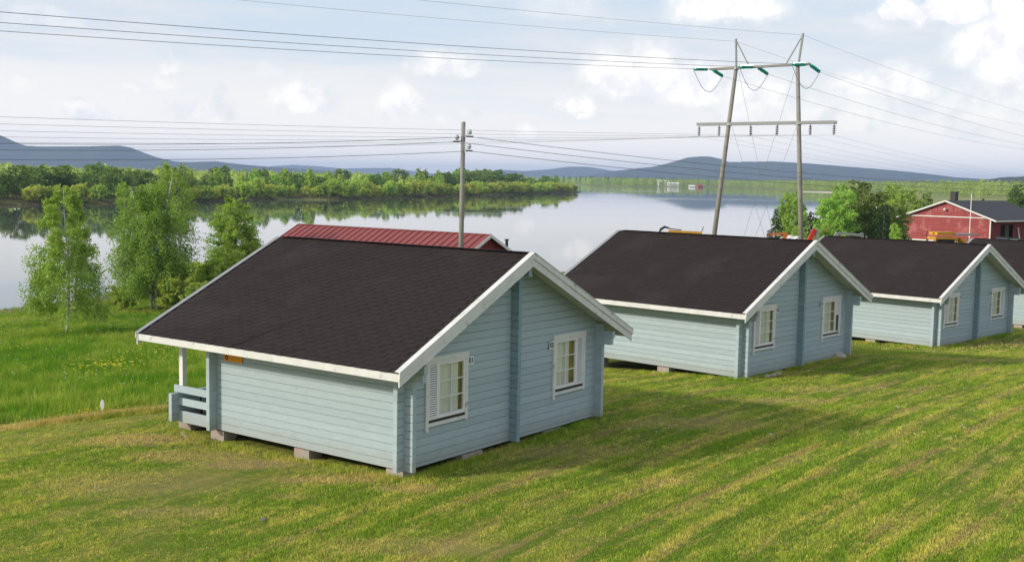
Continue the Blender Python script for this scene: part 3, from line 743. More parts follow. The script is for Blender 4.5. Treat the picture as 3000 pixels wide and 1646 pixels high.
# chair on the first porch
def chair():
    p = cab(C1, .55, 6.55, .06)
    t = thing('garden_chair', 'black garden chair on the porch of the nearest cabin', 'chair', p, C1[3]+R(180))
    MB().box(-.25, -.24, .40, .25, .24, .435).build('seat', M['black'], t)
    q = MB(); 
    for k in range(5): q.bar((-.2+k*.1, .24, .44), (-.2+k*.1, .34, .95), .05, .015)
    q.tube([(-.25, .24, .43), (-.25, .34, .95), (.25, .34, .95), (.25, .24, .43)], .022, 6); q.build('backrest', M['black'], t, smooth=True)
    for s in (-1, 1):
        MB().tube([(s*.27, -.24, .02), (s*.27, -.25, .62), (s*.27, -.05, .67), (s*.26, .27, .66)], .022, 6).build('armrest', M['black'], t)
        MB().tube([(s*.24, -.22, .4), (s*.25, -.25, 0)], .02, 6).build('leg', M['black'], t)
        MB().tube([(s*.24, .22, .4), (s*.25, .28, 0)], .02, 6).build('leg', M['black'], t)
chair()

# rubble and planks by the cabins
def rock(name, label, x, y, s, seed, m=None, cat='stone', flat=.5, group=None):
    r = random.Random(seed); bm = bmesh.new(); bmesh.ops.create_icosphere(bm, subdivisions=2, radius=1)
    for v in bm.verts:
        k = 1 + .25*math.sin(v.co.x*3+seed)*math.cos(v.co.y*2.3+seed) + r.uniform(-.07, .07); v.co = Vector((v.co.x*s[0]*k, v.co.y*s[1]*k, v.co.z*s[2]*k))
    me = bpy.data.meshes.new(name); bm.to_mesh(me); bm.free(); me.materials.append(m or M['stone'])
    o = link(name, me, None, (x, y, hz1(x, y)+s[2]*flat), (0, 0, r.uniform(0, 3))); return tag(o, label, cat, group)
rock('stone', 'pale yellowish stone under the right corner of the second cabin', *cab((7.3673, 35.7448, -.26, .828), 6.55, -.05, 0)[:2], (.38, .22, .16), 3)
for i, (v, u) in enumerate([(1.0, -.35), (1.35, -.38), (1.7, -.34)]):
    p = cab((7.3673, 35.7448, -.26, .828), v, u, 0); rock('stone', 'small pale stone lying at the foot of the second cabin below its left window', p.x, p.y, (.16, .10, .06), 10+i, group='small stones at the foot of the second cabin')
rock('stone', 'pale stone alone on the mown grass right of the nearest cabin', 6.2, 26.4, (.06, .04, .025), 31)
rock('stone', 'small brown clod on the mown grass in front of the nearest cabin', -4.4, 19.9, (.10, .06, .03), 35, M['bark'])
rock('stone', 'small pale stone on the lawn just right of the nearest cabin wall', 2.9, 27.0, (.06, .04, .025), 36)
def plank(label, c, v0, u0, v1, u1, w, m):
    a = cab(c, v0, u0, 0); b = cab(c, v1, u1, 0); a.z = hz1(a.x, a.y)+.03; b.z = hz1(b.x, b.y)+.04
    o = MB().bar(a, b, w, .035).build('plank', m); tag(o, label, 'plank')
plank('grey plank on the ground under the long wall of the nearest cabin', C1, -.25, 3.9, -.1, 4.5, .14, M['olive'])
plank('pale plank under the porch of the nearest cabin', C1, -.35, 6.5, -.15, 7.0, .07, M['concrete'])

# marker in the lawn
def marker():
    x, y = -10.8, 29.57; z = hz1(x, y)
    t = thing('path_marker', 'white oval marker on a short stake beside the meadow path', 'marker', (x, y, z))
    q = MB(); n = 18; vs = []
    for yy in (-.012, .012):
        vs += [(.055*math.cos(k*2*math.pi/n), yy, .26+.14*math.sin(k*2*math.pi/n)) for k in range(n)]
    q.add(vs, [tuple(range(n)), tuple(range(n, 2*n))[::-1]] + [(k, (k+1) % n, n+(k+1) % n, n+k) for k in range(n)])
    q.build('plate', M['white_clean'], t)
    MB().bar((0, .025, -.1), (0, .025, .3), .03, .02).build('stake', M['white'], t)
marker()

# ------------------------------------------------------------------ red shed behind the first cabin
def red_shed():
    ux, uy = -.803, .596; ang = math.atan2(uy, ux)
    t = thing('storage_shed', 'long shed with red standing seam roof behind the nearest cabin', 'shed', (-1.58, 68.0, -2.45), ang)
    # local: x along ridge away from right gable, y across (local +y = towards the camera side)
    L, hw, hr, sl = 16.0, 3.7, 5.03, .50; he = hr-hw*sl
    ov = .35
    def rp(xx, yy, dz=0): return (xx, yy, hr - sl*abs(yy) + dz)
    n = 30; w = (L+2*ov)/n
    for s in (-1, 1):
        for k in range(n):
            x0 = -ov+k*w; x1 = x0+w-.012; e = s*(hw+.4)
            a, b, c, d = rp(x0, s*.02), rp(x1, s*.02), rp(x1, e), rp(x0, e)
            q = MB().add([a, b, c, d, *[(p[0], p[1], p[2]-.03) for p in (a, b, c, d)]], [(0, 1, 2, 3), (7, 6, 5, 4), (0, 4, 5, 1), (1, 5, 6, 2), (2, 6, 7, 3), (3, 7, 4, 0)])
            q.build('roof_panel', M['redroof'], t)
            MB().bar((x1+.006, s*.02, hr-sl*.02+.025), (x1+.006, e, hr-sl*abs(e)+.025), .03, .05).build('seam', M['redroof'], t)
        for (x_, nm) in ((-ov-.03, 'bargeboard'), (L+ov+.01, 'bargeboard')):
            MB().add([(x_, 0, hr+.03), (x_, s*(hw+.42), hr-sl*(hw+.42)+.03), (x_, s*(hw+.42), hr-sl*(hw+.42)-.17), (x_, 0, hr-.17), (x_+.025, 0, hr+.03), (x_+.025, s*(hw+.42), hr-sl*(hw+.42)+.03), (x_+.025, s*(hw+.42), hr-sl*(hw+.42)-.17), (x_+.025, 0, hr-.17)],
                     [(0, 1, 2, 3), (7, 6, 5, 4), (0, 4, 5, 1), (1, 5, 6, 2), (2, 6, 7, 3), (3, 7, 4, 0)]).build(nm, M['white'], t)
        MB().box(-.0, s*hw-.04, -.4, L, s*hw+.04, he-.03).build('wall', M['redwood'], t)
    k = 0; yy = -hw
    while yy < hw-.05:
        y1 = min(yy+.16, hw); ym = (yy+y1)/2; zt = hr-sl*max(abs(yy), abs(y1))-.05
        for x_ in (0, L-.04):
            MB().box(x_-.012*(k % 2), yy+.004, -.4, x_+.04, y1-.004, zt).build('board', M['redwood_dark' if x_ == 0 else 'redwood'], t)
        yy += .16; k += 1
    MB().bar((-ov, 0, hr+.02), (L+ov, 0, hr+.02), .2, .035).build('ridge_capping', M['redroof'], t)
    MB().lathe([(.09, -.2), (.09, .35), (.14, .36), (.14, .42)], (-.1, -1.9, hr-.75), 8).build('vent_pipe', M['sill'], t)
red_shed()

# ------------------------------------------------------------------ barn on the right
def barn():
    c = Vector((57.3, 150, 0)); L = 15.0; hw = 6.1; zg = -1.9
    rd = Vector((.76, .65, 0)).normalized(); ang = math.atan2(rd.y, rd.x)
    t = thing('barn', 'wide red board barn with white trim and dark grey roof near the right edge', 'barn', (c.x, c.y, zg), ang)
    hr = 6.0; sl = .345; he = hr-sl*hw; ov = .9
    for s in (-1, 1):
        e = s*(hw+ov)
        q = MB().add([(-.5, 0, hr), (L+.5, 0, hr), (L+.5, e, hr-sl*abs(e)), (-.5, e, hr-sl*abs(e)), (-.5, 0, hr-.12), (L+.5, 0, hr-.12), (L+.5, e, hr-sl*abs(e)-.12), (-.5, e, hr-sl*abs(e)-.12)],
                     [(0, 1, 2, 3), (7, 6, 5, 4), (0, 4, 5, 1), (1, 5, 6, 2), (2, 6, 7, 3), (3, 7, 4, 0)])
        q.build('roof', M['greyroof'], t)
        MB().bar((-.52, 0, hr-.06), (-.52, e, hr-sl*abs(e)-.06), .05, .2).build('bargeboard', M['white'], t)
        MB().bar((-.5, e+s*.03, hr-sl*abs(e)-.08), (L+.5, e+s*.03, hr-sl*abs(e)-.08), .05, .16).build('fascia', M['white'], t)
    # gable: horizontal boards below, vertical boards above
    zz = -.3; k = 0
    while zz < he-.12:
        for (a, b) in ((-hw, -hw*.38), (-hw*.38, hw*.1), (hw*.1, hw*.55), (hw*.55, hw)):
            MB().box(-.02-.01*(k % 2), a+.01, zz, .03, b-.02, min(zz+.19, he-.1)).build('board', M['redwood'], t)
        zz += .2; k += 1
    for yv in (-hw*.38, hw*.1, hw*.55): MB().box(-.045, yv-.07, .2, -.032, yv+.07, he-.1).build('batten', M['redwood'], t)
    yy = -hw; k = 0
    while yy < hw-.05:
        y1 = min(yy+.2, hw); zt = hr-sl*max(abs(yy), abs(y1))-.13
        if zt > he+.06: MB().box(-.02-.015*(k % 2), yy+.005, he+.045, .03, y1-.005, zt).build('board', M['redwood'], t)
        yy += .2; k += 1
    MB().box(-.06, -hw+.1, he-.09, -.03, hw-.1, he+.04).build('trim_board', M['white'], t)
    MB().box(-.06, -hw+3.8, .55, -.04, hw-.4, .72).build('trim_board', M['white'], t)
    for yv in (-hw-.04, hw-.12): MB().box(-.07, yv, -.3, .05, yv+.16, he-.09).build('corner_board', M['white'], t)
    # long sides
    def side(s):
        segs = [(0, 2.6), (6.0, 9.0)] if s < 0 else [(0, L)]
        for (a, b) in segs:
            zz = -.3
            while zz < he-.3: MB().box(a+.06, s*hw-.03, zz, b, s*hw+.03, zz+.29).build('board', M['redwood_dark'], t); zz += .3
        if s < 0:
            MB().box(2.6, -hw-.03, 3.0, 6.0, -hw+.03, he-.2).build('lintel_board', M['redwood_dark'], t)
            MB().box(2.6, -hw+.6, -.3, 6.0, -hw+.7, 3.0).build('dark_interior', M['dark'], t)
            d = MB().box(3.9, -hw-.05, -.2, 4.9, -hw+.02, 2.9).build('door', M['olive'], t); MB().box(4.7, -hw-.09, 1.2, 4.8, -hw-.05, 1.35).build('handle', M['metal'], d)
            MB().box(9.0, -hw-.03, -.3, L, -hw+.03, he-.3).build('door', M['olive'], t)
            MB().box(9.0, -hw-.08, he-.5, L, -hw-.031, he-.35).build('trim_board', M['white'], t)
            MB().bar((6.4, -hw-1.0, -.2), (7.4, -hw-.06, 2.6), .14, .06).build('prop', M['white'], t)
    side(-1); side(1)
    MB().box(L-.05, -hw, -.3, L, hw, he).build('wall', M['redwood'], t)
    MB().add([(L, -hw, he), (L, hw, he), (L, 0, hr-.14)], [(0, 1, 2)]).build('wall', M['redwood'], t)
    ch = MB().box(3.0, .5, hr-.5, 3.75, 1.25, hr+1.05).build('chimney', M['sill'], t)
    MB().box(2.94, .44, hr+1.05, 3.81, 1.31, hr+1.17).build('cap', M['sill'], ch)
    MB().lathe([(.05, 0), (.16, .1), (.16, .25), (.02, .3)], (-.25, .1, hr-1.1), 8, (-1, 0, -.3)).build('lamp', M['white'], t)
barn()
# flag pole
def flagpole():
    x, y = 51.6, 128.0; z = hz1(x, y)
    t = thing('flagpole', 'thin white flagpole standing in front of the red barn', 'flagpole', (x, y, z))
    MB().tube([(0, 0, 0), (0, 0, 6.6)], [.07, .045], 8).build('pole', M['white_clean'], t); MB().lathe([(.04, 0), (.08, .05), (.04, .1)], (0, 0, 6.6), 8).build('finial', M['white_clean'], t)
flagpole()

# ------------------------------------------------------------------ machinery in the yard
def yellow_harvester():
    x, y = 44.4, 115.0; z = hz1(x, y)
    t = thing('loader_crane', 'yellow machine with a grey deck and slanting chute in front of the red barn', 'machine', (x, y, -1.55), R(20))
    MB().box(-2.1, -.6, 2.62, .1, .6, 2.92).build('hood', M['yellow'], t)
    MB().box(-2.4, -.7, 2.2, .4, .7, 2.4).build('frame', M['yellow'], t)
    MB().box(.3, -.7, 2.58, 3.1, .7, 2.74).build('deck', M['steelgrey'], t)
    for xx, yy in ((-2.3, -.6), (-2.3, .6), (.3, -.6), (.3, .6), (2.8, -.6), (2.8, .6)): MB().bar((xx, yy, .4), (xx, yy, 2.3), .14, .14).build('post', M['yellow'], t)
    MB().box(-1.6, -.5, .7, .2, .5, 2.15).build('engine', M['black'], t)
    MB().bar((.9, -.2, 2.2), (3.6, -.2, .5), .8, .25).build('chute', M['yellow'], t)
    MB().bar((3.3, -.2, .55), (4.2, -.2, 1.2), .5, .1).build('chute_end', M['steelgrey'], t)
    for xx in (-1.6, 1.8):
        for yy in (-.9, .9):
            w = MB().lathe([(.55, -.18), (.6, -.1), (.6, .1), (.55, .18)], (xx, yy, .6), 16, (0, 1, 0)).build('wheel', M['black'], t)
            MB().lathe([(.25, -.2), (.25, .2)], (xx, yy, .6), 10, (0, 1, 0)).build('rim', M['yellow'], w)
    for xx in (1.6, 2.7): MB().bar((xx, 0, 2.74), (xx, 0, 3.3), .05, .05).build('marker_rod', M['orangem'], t)
    MB().tube([(-2.9, 0, 1.8), (-2.9, 0, 3.0)], .04, 6).build('mirror_arm', M['black'], t); MB().lathe([(.1, 0), (.16, .1), (.1, .2)], (-2.9, 0, 3.0), 8).build('beacon', M['orangem'], t)
yellow_harvester()
def excavator(x, y, rz, label, cm, boomz=4.0, L=4.0, th=1.0):
    z = -1.95; t = thing('excavator', label, 'excavator', (x, y, z), rz)
    for s in (-1, 1): MB().tube([(-1.5, s*.9, .35), (-1.3, s*.9, .7), (1.3, s*.9, .7), (1.5, s*.9, .35), (1.3, s*.9, .05), (-1.3, s*.9, .05), (-1.5, s*.9, .35)], .22, 6).build('track', M['black'], t)
    MB().box(-1.7, -1.0, .8, .6, 1.0, 1.7).build('body', cm, t)
    c = MB().box(-.2, .1, 1.7, 1.0, 1.0, 2.7).build('cab', cm, t); MB().box(1.0, .18, 1.9, 1.02, .92, 2.6).build('windscreen', M['glass_dark'], c)
    MB().bar((.5, -.3, 1.5), (1.9, -.3, boomz), .3*th, .38*th).build('boom', cm, t)
    MB().bar((1.8, -.3, boomz), (1.8+L*.65, -.3, boomz-.15), .22*th, .24*th).build('stick', cm, t)
    MB().bar((1.9+L*.62, -.3, boomz+.05), (1.8+L*.7, -.3, boomz-1.1), .22*th, .25*th).build('linkage', M['steelgrey'], t)
    MB().box(1.6+L*.66, -.7, boomz-1.6, 2.1+L*.68, .1, boomz-1.05).build('bucket', M['black'], t)
    return t
# above the ridge of the second cabin: yellow boom with black hoses
def hose_crane():
    x, y = 11.0, 78.0; z = -1.72
    t = thing('timber_crane', 'yellow crane beam with black hoses just above the ridge of the second cabin', 'crane', (x, y, z), R(-2))
    MB().box(-1.2, -.9, .2, 1.2, .9, 1.6).build('body', M['yellow'], t); MB().bar((0, 0, 1.5), (0, 0, 4.15), .3, .3).build('mast', M['yellow'], t)
    MB().bar((-.3, 0, 4.22), (2.0, 0, 4.14), .22, .24).build('beam', M['yellow'], t); MB().bar((1.95, 0, 4.1), (2.1, 0, 4.62), .12, .06).build('end_bracket', M['steelgrey'], t)
    for k in range(3): MB().tube([(-.9-k*.08, 0, 3.7), (-.85, .05*k, 4.25+.08*k), (-.55, .05*k, 4.5+.05*k), (-.1, .05*k, 4.42), (.6, .05*k, 4.36)], .035, 6).build('hose', M['black'], t)
    for s in (-1, 1): MB().lathe([(.4, -.15), (.45, 0), (.4, .15)], (s*.8, -1.0, .45), 14, (0, 1, 0)).build('wheel', M['black'], t)
hose_crane()
excavator(18.6, 85.0, R(3), 'orange mini excavator arm left of the right pylon leg', M['orangem'], 4.2, -2.2, .7)
excavator(20.4, 84.0, R(2), 'machine with a raised red arm right of the pylon leg', M['redm'], 4.55, .3, .75)
excavator(24.7, 93.0, R(2), 'old grey excavator with a long boom and rusty end before the trees', M['steelgrey'], 3.95, 3.2, .8)
def site_hut():
    x, y = 23.5, 95.0; z = -2.35
    t = thing('site_hut', 'small white hut with a pinkish gable beside the pylon leg', 'hut', (x, y, z), R(15))
    MB().box(-1.5, -1, 0, 1.5, 1, 3.2).build('wall', M['white_clean'], t)
    MB().add([(-1.7, -1.2, 3.15), (1.7, -1.2, 3.15), (0, -1.2, 3.95), (-1.7, 1.2, 3.15), (1.7, 1.2, 3.15), (0, 1.2, 3.95)], [(0, 1, 2), (5, 4, 3), (0, 2, 5, 3), (1, 4, 5, 2), (0, 3, 4, 1)]).build('roof', M['white'], t)
    MB().box(-.5, -1.03, 2.2, .5, -1.002, 2.9).build('window', M['glass_dark'], t)
site_hut()
def car(x, y, rz, label):
    z = hz1(x, y); t = thing('parked_car', label, 'car', (x, y, z), rz)
    prof = [(-2.1, .35), (-2.1, .8), (-1.6, .95), (-1.1, 1.4), (.6, 1.42), (1.2, .98), (2.05, .85), (2.1, .35)]
    vs = [(a, -.85, b) for a, b in prof] + [(a, .85, b) for a, b in prof]; n = len(prof)
    MB().add(vs, [tuple(range(n)), tuple(range(n, 2*n))[::-1]] + [(k, (k+1) % n, n+(k+1) % n, n+k) for k in range(n)]).build('body', M['glass_dark'], t)
    MB().box(-1.0, -.87, 1.0, .6, .87, 1.3).build('window', M['steelgrey'], t)
    for a in (-1.3, 1.3):
        for b in (-.85, .85): MB().lathe([(.3, -.1), (.33, 0), (.3, .1)], (a, b, .33), 14, (0, 1, 0)).build('wheel', M['black'], t)
car(60.0, 137.0, R(30), 'dark car parked by the side wall of the red barn')

# ------------------------------------------------------------------ pylon
PX0, PY0 = 19.06, 91.0; CD = Vector((.8, -.6, 0)); LD = Vector((-.77, -.64, 0)); RD = Vector((.63, .777, 0))
def pl(c, z, f=0): return Vector((c*1.0, f, z))
def pylon():
    ang = math.atan2(CD.y, CD.x)
    zg = hz1(PX0, PY0)
    t = thing('power_pylon', 'two legged wooden power pylon with green insulators and two crossarms', 'pylon', (PX0, PY0, 0), ang)
    # legs: straight lines through measured points
    for (ct, zt, cb, zb, nm) in ((-1.72, 15.1, -3.35, .0, 'pole'), (3.45, 15.1, 4.42, .0, 'pole')):
        k = (zg-.5-zt)/(zb-zt); cbase = ct+(cb-ct)*k
        MB().tube([pl(cbase, zg-.5), pl((ct+cbase)/2, (zt+zg-.5)/2), pl(ct, zt+.1)], [.205, .185, .15], 12).build(nm, M['pole'], t, smooth=True)
    for f in (-.16, .16): MB().bar(pl(-4.0, 15.08, f), pl(4.45, 15.14, f), .09, .16).build('crossarm', M['pole'], t)
    for f in (-.2, .2): MB().bar(pl(-5.0, 10.66, f), pl(6.72, 10.66, f), .07, .24).build('crossarm', M['steelgrey'], t)
    MB().bar(pl(-1.72, 15.0), pl(-1.84, 17.4), .13, .13).build('peak_post', M['steelgrey'], t)
    MB().bar(pl(3.5, 15.0), pl(3.81, 17.5), .13, .13).build('peak_post', M['steelgrey'], t)
    MB().bar(pl(-1.84, 17.3), pl(-.62, 15.2), .08, .08).build('strut', M['steelgrey'], t)
    MB().bar(pl(3.78, 17.35), pl(2.5, 15.2), .08, .08).build('strut', M['steelgrey'], t)
    for c, z in ((-1.72, 15.08), (3.5, 15.1), (-2.18, 10.6), (3.72, 10.6)): MB().lathe([(.26, -.1), (.26, .1)], pl(c, z), 10).build('bracket', M['metal'], t)
    rot = Matrix.Rotation(-ang, 3, 'Z')
    l_, r_ = rot@LD, rot@RD
    ends = []
    for c in (-4.0, .0, 4.35):
        e2 = []
        for dr, dz in ((l_, -.12), (r_, -.38)):
            a = pl(c, 15.08) + dr*.35; b = a + dr*1.75 + Vector((0, 0, dz))
            q = MB(); d = (b-a).normalized(); prof = []
            nd = 11; Ls = (b-a).length
            for k in range(nd):
                s = .12+k*(Ls-.24)/nd; prof += [(.05, s), (.145, s+.02), (.145, s+.07), (.05, s+.10)]
            q.lathe([(.03, 0)]+prof+[(.03, Ls)], a, 12, tuple(d)); q.build('insulator', M['green_glass'], t)
            MB().tube([pl(c, 15.08), a], .03, 5).build('link_rod', M['metal'], t)
            e2.append(b)
        ends.append(e2)
        a, b = e2; pts = []
        for k in range(15):
            s = k/14; p = a.lerp(b, s); p.z -= 1.55*4*s*(1-s)*(1 - .25*(2*s-1)**2); pts.append(p)
        MB().tube(pts, .022, 5).build('jumper', M['wirelight'], t)
    bots = []
    for c in (-4.86, -3.05, -.27, 1.97, 4.7, 6.6):
        prof = [(.03, -.85)]
        for k in range(4): s = -.75+k*.17; prof += [(.04, s), (.14, s+.02), (.12, s+.07), (.04, s+.09)]
        prof += [(.03, 0)]
        MB().lathe(prof, pl(c, 10.54), 10).build('insulator_string', M['brownpor'], t); bots.append(pl(c, 10.54-.87))
    for (a, b) in ((pl(-1.5, 14.8), pl(3.0, zg)), (pl(3.3, 14.8), pl(-1.6, zg)), (pl(-1.9, 10.4), pl(2.6, zg)), (pl(3.6, 10.4), pl(-.9, zg))):
        MB().tube([a, b], .012, 4).build('guy_wire', M['wirelight'], t)
    m = Matrix.Translation((PX0, PY0, 0))@Matrix.Rotation(ang, 4, 'Z')
    return [[m@e for e in p] for p in ends], [m@b for b in bots], [m@pl(-1.86, 17.2), m@pl(3.84, 17.35)]
PE_, PB_, PP_ = pylon()
def cable(a, b, sag, r, label, group, m='wire', n=40, zend=None):
    pts = []
    for k in range(n+1):
        s = k/n; p = a.lerp(b, s); p.z -= 4*sag*s*(1-s); pts.append(p)
    o = MB().tube(pts, r, 4, cap=False).build('power_cable', M[m]); return tag(o, label, 'cable', group)
SP = 185
gl_ = 'cables of the power line left of the pylon'; gr_ = 'cables of the power line right of the pylon'
nm3 = ('left', 'middle', 'right')
for i in range(3):
    a = PE_[i][0]; cable(a, a+LD*SP+Vector((0, 0, -.2)), 2.4, .014, ('lowest', 'middle', 'uppermost')[i]+' of the three thick cables running left from the pylon green insulators', gl_)
    a = PE_[i][1]; cable(a, a+RD*SP+Vector((0, 0, -.5)), 3.0, .011, 'cable running right from the %s green insulator of the pylon' % nm3[i], gr_, 'wirelight')
for i in range(2):
    cable(PP_[i], PP_[i]+LD*SP, 2.2, .008, 'thin earth wire running left from the %s peak of the pylon' % nm3[i*2], gl_, 'wirelight')
    cable(PP_[i], PP_[i]+RD*SP, 2.8, .008, 'thin earth wire running right from the %s peak of the pylon' % nm3[i*2], gr_, 'wirelight')
o6 = ('first', 'second', 'third', 'fourth', 'fifth', 'sixth')
for i in range(6):
    b = PB_[i]
    cable(b, b+LD*SP, 3.1-.28*i, .007, 'thin cable leaving left from the %s brown insulator of the lower crossarm' % o6[i], gl_, 'wirelight')
    cable(b, b+RD*SP, 3.0, .006, 'thin cable leaving right from the %s brown insulator of the lower crossarm' % o6[i], gr_, 'wirelight')

# ------------------------------------------------------------------ timber post with three lines
def utility():
    x, y = -2.7, 60.0; z = hz1(x, y)
    t = thing('utility_pole', 'weathered timber utility pole rising behind the nearest cabin', 'pole', (x, y, 0))
    MB().tube([(-.06, 0, z-.4), (-.03, 0, 4), (0, 0, 8.87)], [.145, .13, .108], 12).build('pole', M['pole'], t, smooth=True)
    outs = []
    for (px_, z_, s) in ((.36, 8.1, 1), (-.36, 7.82, -1), (.34, 7.35, 1)):
        MB().bar((s*.08, -.05, z_+.05), (px_, -.05, z_+.02), .05, .05).build('bracket', M['sill'], t)
        MB().lathe([(.03, -.12), (.10, -.08), (.13, .02), (.10, .12), (.05, .17)], (px_-.03*s, -.05, z_+.22), 12).build('insulator', M['porcelain'], t)
        MB().box(px_-.16, -.1, z_-.02, px_+.16, 0, z_+.05).build('clamp', M['sill'], t)
        outs.append(Vector((x+px_, y-.05, z_)))
    for z_ in (8.35, 7.55): MB().box(.085, -.135, z_-.28, .135, -.1, z_+.28).build('plate', M['white_clean'], t)
    for i, (lz, rz_, p) in enumerate(((7.55, 6.9, outs[0]), (7.2, 6.4, outs[1]), (6.75, 6.1, outs[2]))):
        n_ = ('top', 'middle', 'bottom')[i]
        e = Vector((-55, 48, lz+.6)); cable(p, e, .95, .013, '%s line running left from the timber utility pole' % n_, 'lines on the timber utility pole')
        e = Vector((85, 128, rz_+.3)); cable(p, e, 1.6, .013, '%s line running right from the timber utility pole' % n_, 'lines on the timber utility pole')
utility()

# ------------------------------------------------------------------ trees
def orient(n, rng, up=.0):
    u = rng.normal(size=(n, 3)); u /= np.linalg.norm(u, axis=1)[:, None]
    w = rng.normal(size=(n, 3)); w -= (w*u).sum(1)[:, None]*u; w /= np.linalg.norm(w, axis=1)[:, None]
    return u, w
def leaf_np(C, size, rng, aspect=.55, hang=0.):
    n = len(C); u, w = orient(n, rng)
    if hang: u[:, 2] -= hang; u /= np.linalg.norm(u, axis=1)[:, None]; w -= (w*u).sum(1)[:, None]*u; w /= np.linalg.norm(w, axis=1)[:, None]
    s = size[:, None]
    V = np.stack([C-u*s, C+w*s*aspect, C+u*s, C-w*s*aspect], 1).reshape(-1, 3)
    F = np.arange(4*n).reshape(n, 4); return V, F
def tree_parts(seed, h, prof, nb, dens, lsize, start=.12, trunk_r=.1, droop=.25, rise=.6, spread=.13, stems=1, bark=None, leafm=None, hang=0., inner=.2, tubes=True, lean=0.):
    rng = np.random.RandomState(seed); Cs = []; T = []; wood = MB()
    for st in range(stems):
        a0 = rng.uniform(0, 6.28); off = np.array([math.cos(a0), math.sin(a0), 0])*(0 if stems == 1 else .35+.25*st)
        ln = np.array([math.cos(a0), math.sin(a0), 0])*(lean if stems == 1 else .15*h)
        hh = h*(1 if st == 0 else rng.uniform(.78, .97))
        bend = rng.uniform(-.02, .02, 2)*hh
        def tp(t, off=off, ln=ln, hh=hh, bend=bend): return off*.4 + ln*t**1.5 + np.array([bend[0]*math.sin(t*5), bend[1]*math.sin(t*4+1), hh*t])
        ts = np.linspace(0, .97, 9); wood.tube([tp(t) for t in ts], [trunk_r*(1-t)**.8+.012 for t in ts], 7)
        for i in range(nb):
            t = start + (.985-start)*((i+rng.uniform(0, 1))/nb)
            a = i*2.39996 + rng.uniform(-.5, .5) + st
            L = prof(t)*rng.uniform(.7, 1.12)*hh
            if L < .05: continue
            b = tp(t); dh = np.array([math.cos(a), math.sin(a), 0]); r_ = rise*rng.uniform(.6, 1.3)
            def bp(s, b=b, dh=dh, L=L, r_=r_): return b + dh*L*s + np.array([0, 0, L*(r_*s - (droop+r_*.35)*s*s)])
            if tubes and L > .35:
                wood.tube([bp(s) for s in (0, .35, .7, 1)], [trunk_r*.28*(1-t*.6)+.004, trunk_r*.18*(1-t*.6)+.004, .008, .003], 3, cap=False)
            n = max(3, int(dens*L*rng.uniform(.6, 1.3)))
            s = inner + (1-inner)*np.sqrt(rng.uniform(0, 1, n))
            P = np.array([bp(q) for q in s]); sg = spread*L*.6 + .05*spread/.13*h*.12
            # clumps along the branch
            nc = max(2, int(L*2.2)+1); cc = rng.randint(0, nc, n); co = rng.normal(size=(nc, 3))*sg
            P = P + co[cc]*.8 + rng.normal(size=(n, 3))*sg*.45
            if hang: P[:, 2] -= np.abs(rng.normal(size=n))*hang*L*.5
            Cs.append(P); T.append(np.clip(.35+.3*rng.normal(size=nc)[cc]*.6 + rng.uniform(-.25, .25, n)+.2*t, 0, 1))
    C = np.concatenate(Cs); tn = np.concatenate(T)
    C = C[C[:, 2] > .15]; tn = tn[:len(C)]
    V, F = leaf_np(C, lsize*rng.uniform(.6, 1.3, len(C)), rng, hang=.4 if hang else 0)
    lm = mesh_np('crown', V, F, leafm, attrs={'tone': tn})
    wm = wood.mesh('trunk', bark or M['bark'], True)
    return wm, lm
def ptree(mesh2, x, y, s=1., rz=0., label='', cat='tree', name='birch_tree', group=None, z=None, sz=None):
    t = thing(name, label, cat, (x, y, (hz1(x, y) if z is None else z)), rz, group); t.scale = (s, s, sz or s)
    link('trunk', mesh2[0], t); link('crown', mesh2[1], t); return t
sm = lambda t, a, b: float(sst(np.array(t), a, b))
birch_prof = lambda t: .05+.235*math.sin(min(1, (1.02-t)/.80)*math.pi*.5)**1.1*(.55+.45*sm(t, .05, .25)) * (1 if t < .8 else .85)
ptree(tree_parts(5, 7.5, lambda t: .045+.29*(1-t)**.75*(.6+.4*sm(t, .06, .2)), 88, 300, .060, .12, .075, .28, .75, .15, bark=M['birchbark'], leafm=M['birch_leaf'], hang=.35),
      -22.6, 57.2, label='slender young birch with a white trunk, leftmost on the river bank')
ptree(tree_parts(11, 8.9, lambda t: .06+.27*(1-t)**.5*(.7+.3*sm(t, .08, .2)), 58, 205, .064, .10, .085, .3, .8, .17, stems=3, bark=M['birchbark'], leafm=M['birch_leaf'], hang=.45),
      -22.3, 70.5, label='tallest birch with several stems and airy hanging branches, middle of the bank trees')
ptree(tree_parts(17, 7.0, lambda t: .05+.36*(1-t)**.65*(.75+.25*sm(t, .05, .2)), 66, 200, .07, .08, .08, .15, .8, .16, stems=2, bark=M['bark'], leafm=M['birch_leaf']),
      -19.6, 80.0, label='dense bright green alder bush left of the nearest cabin roof', name='alder_tree')
shm = tree_parts(23, 2.2, lambda t: .2+.35*(1-t)**.6, 40, 160, .06, .05, .04, .1, 1.0, .2, stems=2, leafm=M['birch_leaf'])
shm2 = tree_parts(24, 1.7, lambda t: .25+.4*(1-t)**.6, 34, 160, .06, .05, .04, .1, 1.0, .2, stems=3, leafm=M['willow_leaf'])
for i, (x, y, s) in enumerate([(-20.5, 69, 1.1), (-22.5, 72.5, 1.3), (-24.6, 71, .8), (-19.0, 73, 1.4), (-21.5, 76, 1.4), (-24.0, 80, 1.2), (-17.5, 77, 1.5), (-26.5, 83, 1.0), (-16.5, 83, 1.4), (-22, 90, 1.3), (-27, 93, 1.1), (-18.5, 66.5, .8), (-13.5, 84, 1.3), (-10, 88, 1.4)]):
    ptree(shm if i % 2 else shm2, x, y, s, i*1.3, 'low leafy shrub among the bank trees left of the nearest cabin', 'shrub', 'willow_shrub', 'low shrubs under the river bank trees')

